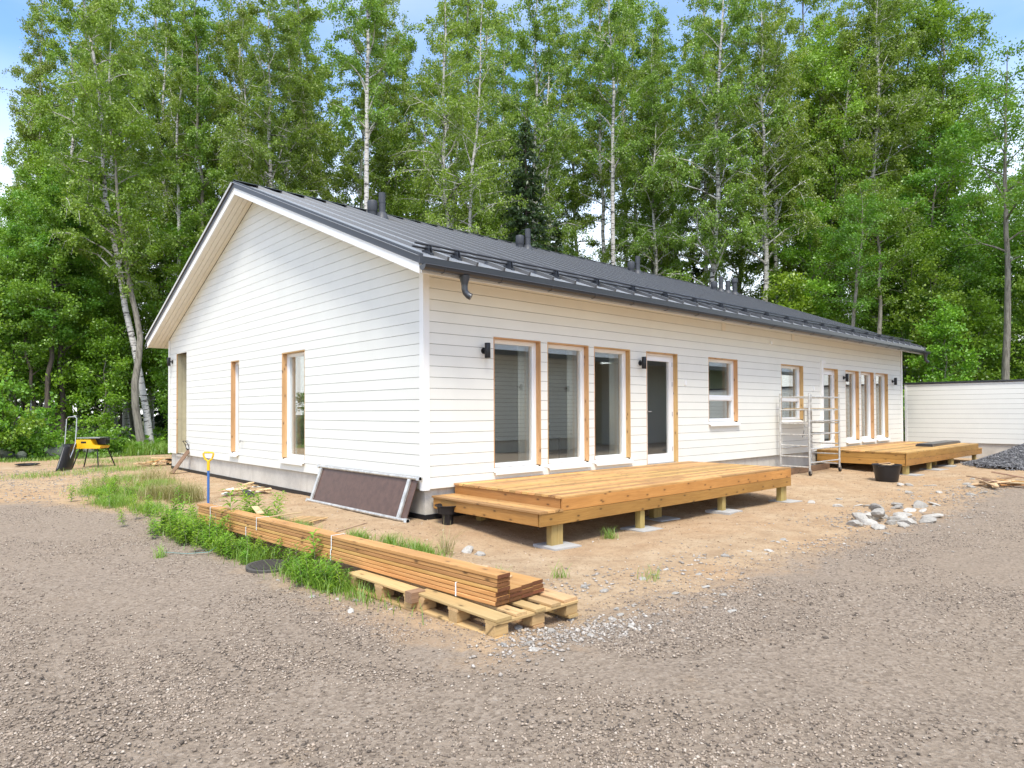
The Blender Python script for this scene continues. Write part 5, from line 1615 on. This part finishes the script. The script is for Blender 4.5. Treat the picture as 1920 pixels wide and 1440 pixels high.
GRP = {'b': ('tall birch in the wood behind the white house', 'birches in the wood behind the house'), 'l': ('leafy broadleaf tree in the wood left of the house', 'broadleaf trees left of the house'),
       'm': ('leafy broadleaf tree in the wood behind the roof', 'broadleaf trees behind the roof'), 'r': ('leafy broadleaf tree in the wood behind the shed', 'broadleaf trees behind the shed'),
       's': ('dark spruce deep in the wood', 'spruces deep in the wood'), 'u': ('slender sapling under the taller trees', 'saplings under the trees'), 'f': ('far tree at the back of the wood', 'trees at the back of the wood')}
FOREST = [  # bearing, depth, kind, scale, group key
    (-60, 30, 'broad1', .58, 'l'), (20, 33, 'broad0', .78, 'l'), (60, 29, 'broad2', .88, 'l'), (100, 36, 'broad0', .92, 'l'), (165, 31, 'broad2', 1.02, 'l'), (150, 37, 'birch0', 1.15, 'b'), (205, 39, 'birch1', 1.2, 'b'), (215, 36, 'broad0', .95, 'l'), (250, 33, 'broad2', 1.0, 'l'),
    (330, 34, 'broad2', 1.05, 'l'), (400, 38, 'birch1', 1.12, 'b'), (420, 33, 'broad0', .92, 'm'), (455, 37, 'birch0', 1.18, 'b'), (560, 37, 'birch1', 1.12, 'b'), (750, 35, 'broad0', .98, 'm'),
    (785, 38, 'birch1', 1.08, 'b'), (880, 36, 'broad0', 1.0, 'm'), (940, 39, 'birch0', 1.12, 'b'), (1010, 39, 'birch1', 1.2, 'b'), (1045, 41, 'birch1', 1.12, 'b'), (1195, 42, 'birch1', 1.3, 'b'), (1245, 44, 'birch0', 1.2, 'b'), 
    (1370, 40, 'birch1', 1.2, 'b'), (1470, 38, 'broad3', 1.0, 'm'), (1520, 36, 'broad1', 1.08, 'r'), (1575, 38, 'broad3', 1.12, 'r'), (1640, 36, 'birch1', 1.25, 'b'), (1690, 38, 'broad3', 1.16, 'r'), (1745, 36, 'broad3', 1.10, 'r'), (1610, 40, 'birch0', 1.25, 'b'),
    (1085, 45, 'broad0', .78, 'm'), (1560, 33, 'broad2', 1.0, 'r'), (1700, 33, 'broad2', .95, 'r'), (1760, 34, 'broad0', .98, 'r'), (1830, 36, 'broad2', .95, 'r'), (1900, 35, 'broad2', 1.0, 'r'), (1960, 34, 'broad0', .9, 'r'), (2010, 31, 'broad1', .80, 'r'), (1810, 31, 'sapling1', 1.1, 'u'), (1870, 40, 'broad0', .95, 'r'),
    (30, 27.5, 'sapling1', .9, 'u'), (120, 28.5, 'sapling0', 1.0, 'u'), (190, 28, 'sapling0', .85, 'u'), (225, 31, 'sapling1', 1.0, 'u'), (335, 29.5, 'sapling0', .8, 'u'), (350, 30, 'sapling1', 1.1, 'u'), (-30, 27, 'sapling0', 1.1, 'u'),
    (1480, 32, 'sapling0', 1.2, 'u'), (1530, 33, 'sapling0', 1.1, 'u'), (1637, 36, 'sapling1', 1.1, 'u'), (1705, 34, 'sapling0', 1.1, 'u'), (1745, 30, 'sapling1', 1.0, 'u'), (1840, 30, 'sapling0', 1.0, 'u'), (1925, 30, 'sapling1', 1.0, 'u'), (1780, 28.5, 'sapling0', .9, 'u'),
    (150, 30, 'sapling0', 1.0, 'u'), (112, 34, 'broad1', .8, 'l'),
    (900, 42, 'spruce1', 1.1, 's'), (1150, 46, 'spruce1', 1.1, 's'), (45, 40, 'spruce0', 1.0, 's'), (200, 42, 'spruce0', 1.0, 's'), (1450, 47, 'spruce1', 1.2, 's'), (1650, 44, 'spruce0', .9, 's'), (1850, 43, 'spruce0', .9, 's'), (310, 43, 'spruce1', 1.2, 's')]
NEAR = [(-999, 'at the open left end of the yard'), (60, 'behind the snow scoop'), (150, 'behind the table saw'), (230, 'beside the leaning barred birch'), (320, 'past the porch corner'), (400, 'over the left roof slope'), (470, 'close to the roof apex'), (600, 'over the first third of the ridge'),
        (700, 'behind the first roof pipe'), (790, 'beside the three stemmed birch clump'), (920, 'between the birch clump and the tall spruce'), (1000, 'behind the tall spruce'), (1110, 'by the gap of sky'), (1220, 'past the thin white birch'), (1310, 'behind the triple roof pipes'), (1390, 'next to the thick tall trunk'),
        (1460, 'over the far half of the roof'), (1560, 'behind the crooked sapling trunk'), (1640, 'over the far end of the roof'), (1730, 'above the joint of house and shed'), (1800, 'above the near part of the shed wall'), (1880, 'beside the smooth pale trunk'), (1950, 'beyond the smooth pale trunk')]
KW = {'birch0': 'tall birch', 'birch1': 'leafy birch', 'birch3': 'slim birch', 'birch4': 'slim grey stemmed birch', 'broad0': 'rounded broadleaf tree', 'broad1': 'tall dark broadleaf tree', 'broad2': 'low light green broadleaf tree', 'broad3': 'tall light green broadleaf tree', 'sapling0': 'light green sapling', 'sapling1': 'darker sapling', 'spruce0': 'tall spruce', 'spruce1': 'short spruce'}


_seen = {}


def wood_label(kind, b):
    w = [t for lim, t in NEAR if b >= lim][-1]
    t = KW[kind] + ' in the wood ' + w
    _seen[t] = _seen.get(t, 0) + 1
    return t if _seen[t] == 1 else KW[kind] + (' set further back in the wood ' if _seen[t] == 2 else ' standing apart in the wood ') + w


for b, d, k, s, gk in FOREST:
    x, y = at_view(b, d)
    plant(k, x, y, s, wood_label(k, b), GRP[gk][1], lean=(rnd.gauss(0, .015), rnd.gauss(0, .015)))
for k, b in enumerate((665, 885, 1000, 1090, 55, 130, 275, 1575, 95, 175, 235, 300, 345, 390, 440, 480, 540, 585, 625, 720, 765, 860, 915, 1135, 1180, 1235, 1310, 1355, 1455, 1500, 1545, 1605, 1655, 1715, 1765)):
    d = 33 + (k * 7) % 13
    x, y = at_view(b + rnd.uniform(-8, 8), d)
    top = 1.5 + d * rnd.uniform(.60, .76)                # crown tops near the upper edge of the wood's outline
    kk_ = ('birch3', 'birch4', 'birch1', 'birch3')[k % 4]
    plant(kk_, x, y, top / {'birch3': 24.0, 'birch4': 23.0, 'birch1': 21.0}[kk_], wood_label(kk_, b), 'slim birches of the wood', lean=(rnd.gauss(0, .02), rnd.gauss(0, .02)))
for k in range(8):
    b = -150 + k * 60 if k < 5 else 1480 + (k - 5) * 190 + rnd.uniform(-20, 20)
    if 1040 < b < 1140: continue
    x, y = at_view(b, rnd.uniform(48, 62))
    plant(rnd.choice(('broad0', 'birch1', 'broad2', 'broad2', 'spruce1', 'broad0')), x, y, rnd.uniform(.75, .95), *GRP['f'])
# shrubs along the wood edge
for k in range(46):
    if k < 26: x, y = -9 + k * .50 + rnd.uniform(-.3, .3), 21.0 + rnd.uniform(-1.2, 2.6) + .2 * max(0, -(-9 + k * .5) - 3); lb = ('bright green shrub along the wood edge left of the house', 'shrubs along the left wood edge')
    elif k < 38: x, y = 23.8 + rnd.uniform(-.4, 2.2), -4 + (k - 26) * .8; lb = ('green shrub growing behind the shed', 'shrubs behind the shed')
    else: x, y = 3 + (k - 38) * 2.0, 16.5 + rnd.uniform(-.5, 1.5); lb = ('green shrub growing behind the house', 'shrubs behind the house')
    if k < 26 and .2 < x < 2.8: continue
    plant(('shrub0', 'shrub1', 'shrub2')[rnd.randrange(3)] if not (k < 26 and x > -2) else 'shrub2', x, y, rnd.uniform(.75, 1.15), *lb)
# trees across the yard that only the window glass shows
for k, (x, y) in enumerate(((2, -27), (8, -24), (14, -28), (21, -25), (28, -29), (34, -22), (40, -26), (27, -18), (48, -20))):
    plant(('broad1', 'birch0', 'broad0')[k % 3], x, y, .95, 'tree across the yard mirrored in the window glass', 'trees across the yard')

# ------------------------------------------------------------------ grass, weeds, undergrowth
def blades(name, x, y, h, mat, r, wid=.0026, bend=.8):
    k = len(x); z = height(x, y) - .005
    a = r.rand(k) * 6.283; u = np.stack([np.cos(a), np.sin(a)], -1); s = np.stack([-u[:, 1], u[:, 0]], -1)
    h = h * (.5 + .8 * r.rand(k)); b = bend * h * (.3 + r.rand(k))
    w = wid * (.7 + .8 * r.rand(k))
    P = lambda f, zz, ww: np.stack([x + u[:, 0] * b * f + s[:, 0] * ww, y + u[:, 1] * b * f + s[:, 1] * ww, z + h * zz], -1)
    v = np.stack([P(0, 0, w), P(0, 0, -w), P(.28, .55, -w * .8), P(.28, .55, w * .8), P(1.0, .92, w * .15), P(1.0, .92, -w * .15)], 1).reshape(-1, 3)
    o = (np.arange(k) * 6)[:, None]
    f = np.concatenate([o + np.array([[0, 1, 2, 3]]), o + np.array([[3, 2, 5, 4]])], 0)
    return np_mesh(name, v, f, mat, smooth=False, attr={'tint': np.repeat(r.rand(k), 6)})


rg = np.random.RandomState(17)


def patch(n, cx_, cy_, sx_, sy_, rot=0.0):
    a, b = rg.normal(size=n) * sx_, rg.normal(size=n) * sy_
    return np.stack([cx_ + a * math.cos(rot) - b * math.sin(rot), cy_ + a * math.sin(rot) + b * math.cos(rot)], -1)


gp = np.concatenate([patch(1600, -2.60, -2.0, .08, .5), patch(1800, -2.66, -.4, .09, .6), patch(2400, -2.66, 1.1, .13, .5), patch(900, -2.35, 1.9, .15, .2), patch(900, -1.55, 1.9, .08, .35), patch(500, -1.55, .6, .06, .25),
                     patch(1200, -2.75, 5.3, .14, .3), patch(900, -2.5, 4.0, .12, .3), patch(1500, -2.1, 6.3, .22, .3), patch(1100, -2.55, 7.2, .2, .3), patch(1100, -1.45, 7.9, .2, .3), patch(800, -1.75, 9.6, .3, .3), patch(300, -1.27, -.45, .05, .12), patch(200, -1.15, -.95, .04, .10), patch(420, -1.05, -1.45, .05, .2),
                     patch(130, -1.42, -3.2, .035, .035), patch(90, 1.35, DY - .05, .05, .05), patch(40, -.75, -3.35, .04, .04), patch(30, -.2, -4.0, .05, .05), patch(50, -3.35, .1, .03, .03), patch(900, -1.2, 12.5, .5, .6), patch(1100, -.4, 16.0, .8, .8), patch(600, -2.9, 12.3, .5, .3)])
gp = gp[np.hypot(gp[:, 0] + 2.70, gp[:, 1] + 1.18) > .27]
tag(link('grass', blades('grass', gp[:, 0], gp[:, 1], np.full(len(gp), .14), M['leaf_grass'], rg)), 'short green grass beside the planks and along the gable sand', 'grass', kind='stuff')
gp = np.concatenate([patch(1300, -1.75, 4.8, .12, .2), patch(700, -2.0, 5.5, .2, .2), patch(300, -2.35, 7.9, .25, .3), patch(60, -.86, -1.7, .02, .05), patch(400, -1.2, 8.9, .2, .3)])
tag(link('dry_grass', blades('dry_grass', gp[:, 0], gp[:, 1], np.full(len(gp), .32), M['leaf_dry'], rg, .0022, .9)), 'tall straw coloured grass tuft near the blue shovel', 'grass', kind='stuff')
k = 16000
gx_ = rg.uniform(-11, 4, k); gy_ = 18.8 + rg.rand(k) * 5 + .2 * np.clip(-gx_ - 3, 0, 9)
gh_ = np.where((gy_ < 21.4) & (gx_ < .5), .12, .42)
tag(link('grass', blades('grass', gx_, gy_, gh_, M['leaf_grass'], rg, .008, .8)), 'tall green grass and herbs along the edge of the wood', 'grass', kind='stuff')
k = 30000
gx_ = rg.uniform(-14, 40, k); gy_ = rg.uniform(-8, 40, k); kp = forest_sd(gx_, gy_) > .3; gx_, gy_ = gx_[kp], gy_[kp]
pos = np.stack([gx_, gy_, height(gx_, gy_) + .05 + .55 * rg.rand(len(gx_)) ** 1.5], -1)
tag(link('undergrowth', leaves_mesh('undergrowth', pos, np.full(len(pos), .20), M['leaf_broad'], rg, 1.4, 0)), 'low leafy undergrowth covering the floor of the wood', 'undergrowth', kind='stuff')


def make_weed(seed, H, nl, ll, lw):
    r = np.random.RandomState(seed); mb = MB(); lv = []; fa = []
    n = 6; path = [Vector((0, 0, -.02))]; d = Vector((r.normal() * .12, r.normal() * .12, 1)).normalized()
    for i in range(n):
        d = (d + Vector((r.normal() * .06, r.normal() * .06, 0))).normalized(); path.append(path[-1] + d * H / n)
    mb.tube([tuple(p) for p in path], [.005 * (1 - .12 * i) for i in range(n + 1)], 5)
    tint = []
    for k in range(nl):
        t = .12 + .86 * k / nl; q = t * n; i = min(n - 1, int(q)); p = path[i].lerp(path[i + 1], q - i)
        a = k * 2.399 + r.normal() * .2; L = ll * (1 - .45 * abs(t - .45)) * (.8 + .4 * r.rand())
        u = Vector((math.cos(a), math.sin(a), 0)); s = Vector((-u.y, u.x, 0)); up = .55 + .4 * t
        b = len(lv); W = lw * L / ll
        c1 = p + u * L * .4 + Vector((0, 0, L * .34 * up)); c2 = p + u * L * .95 + Vector((0, 0, L * (.30 * up - .12)))
        lv += [tuple(p), tuple(c1 + s * W), tuple(c1 - Vector((0, 0, .006))), tuple(c1 - s * W), tuple(c2)]
        fa += [(b, b + 1, b + 2), (b, b + 2, b + 3), (b + 1, b + 4, b + 2), (b + 2, b + 4, b + 3)]
        tint += [r.rand()] * 5
    me = np_mesh('leaves', np.array(lv), np.array(fa), M['leaf_weed'], smooth=False, attr={'tint': np.array(tint)})
    st = mb.mesh('stem', M['olive'])
    return st, me


WEEDS = [make_weed(60 + k, (.44, .34, .50, .26)[k], (30, 26, 34, 22)[k], (.15, .14, .15, .13)[k], (.020, .030, .018, .036)[k]) for k in range(4)]


def weed(x, y, s, k, label, group):
    t = thing('weed_plant', label, 'weed', (x, y, hz(x, y)), rnd.random() * 6.28, group)
    t.scale = (s, s, s)
    link('stem', WEEDS[k][0], t); link('leaves', WEEDS[k][1], t)


for k in range(215):
    y = rnd.uniform(-2.5, 1.95); x = -2.60 - .03 * y + rnd.gauss(-.06, .10) - .20 * (y > -.3) * rnd.random()
    if abs(y + 1.18) < .34 and x < -2.52: continue
    weed(x, y, rnd.uniform(.34, .62) * (1.3 if y > .2 else 1), k % 4, 'leafy willowherb weed in the green strip beside the planks', 'weeds beside the planks')
for k in range(10):
    weed(-1.62 + rnd.gauss(0, .09), rnd.uniform(1.0, 2.4), rnd.uniform(.7, 1.1), k % 4, 'leafy weed between the planks and the gable sand', 'weeds behind the planks')
for k in range(50):
    weed(-2.55 + rnd.gauss(0, .26), rnd.uniform(2.2, 8.2), rnd.uniform(.5, .9), k % 4, 'leafy weed among the grass near the blue shovel', 'weeds near the shovel')
weed(-2.50, .32, 1.35, 2, 'tall willowherb standing above the planks beside the teal strap', None)
weed(-2.46, -1.75, 1.05, 0, 'upright willowherb against the plank side near its white strap', None)
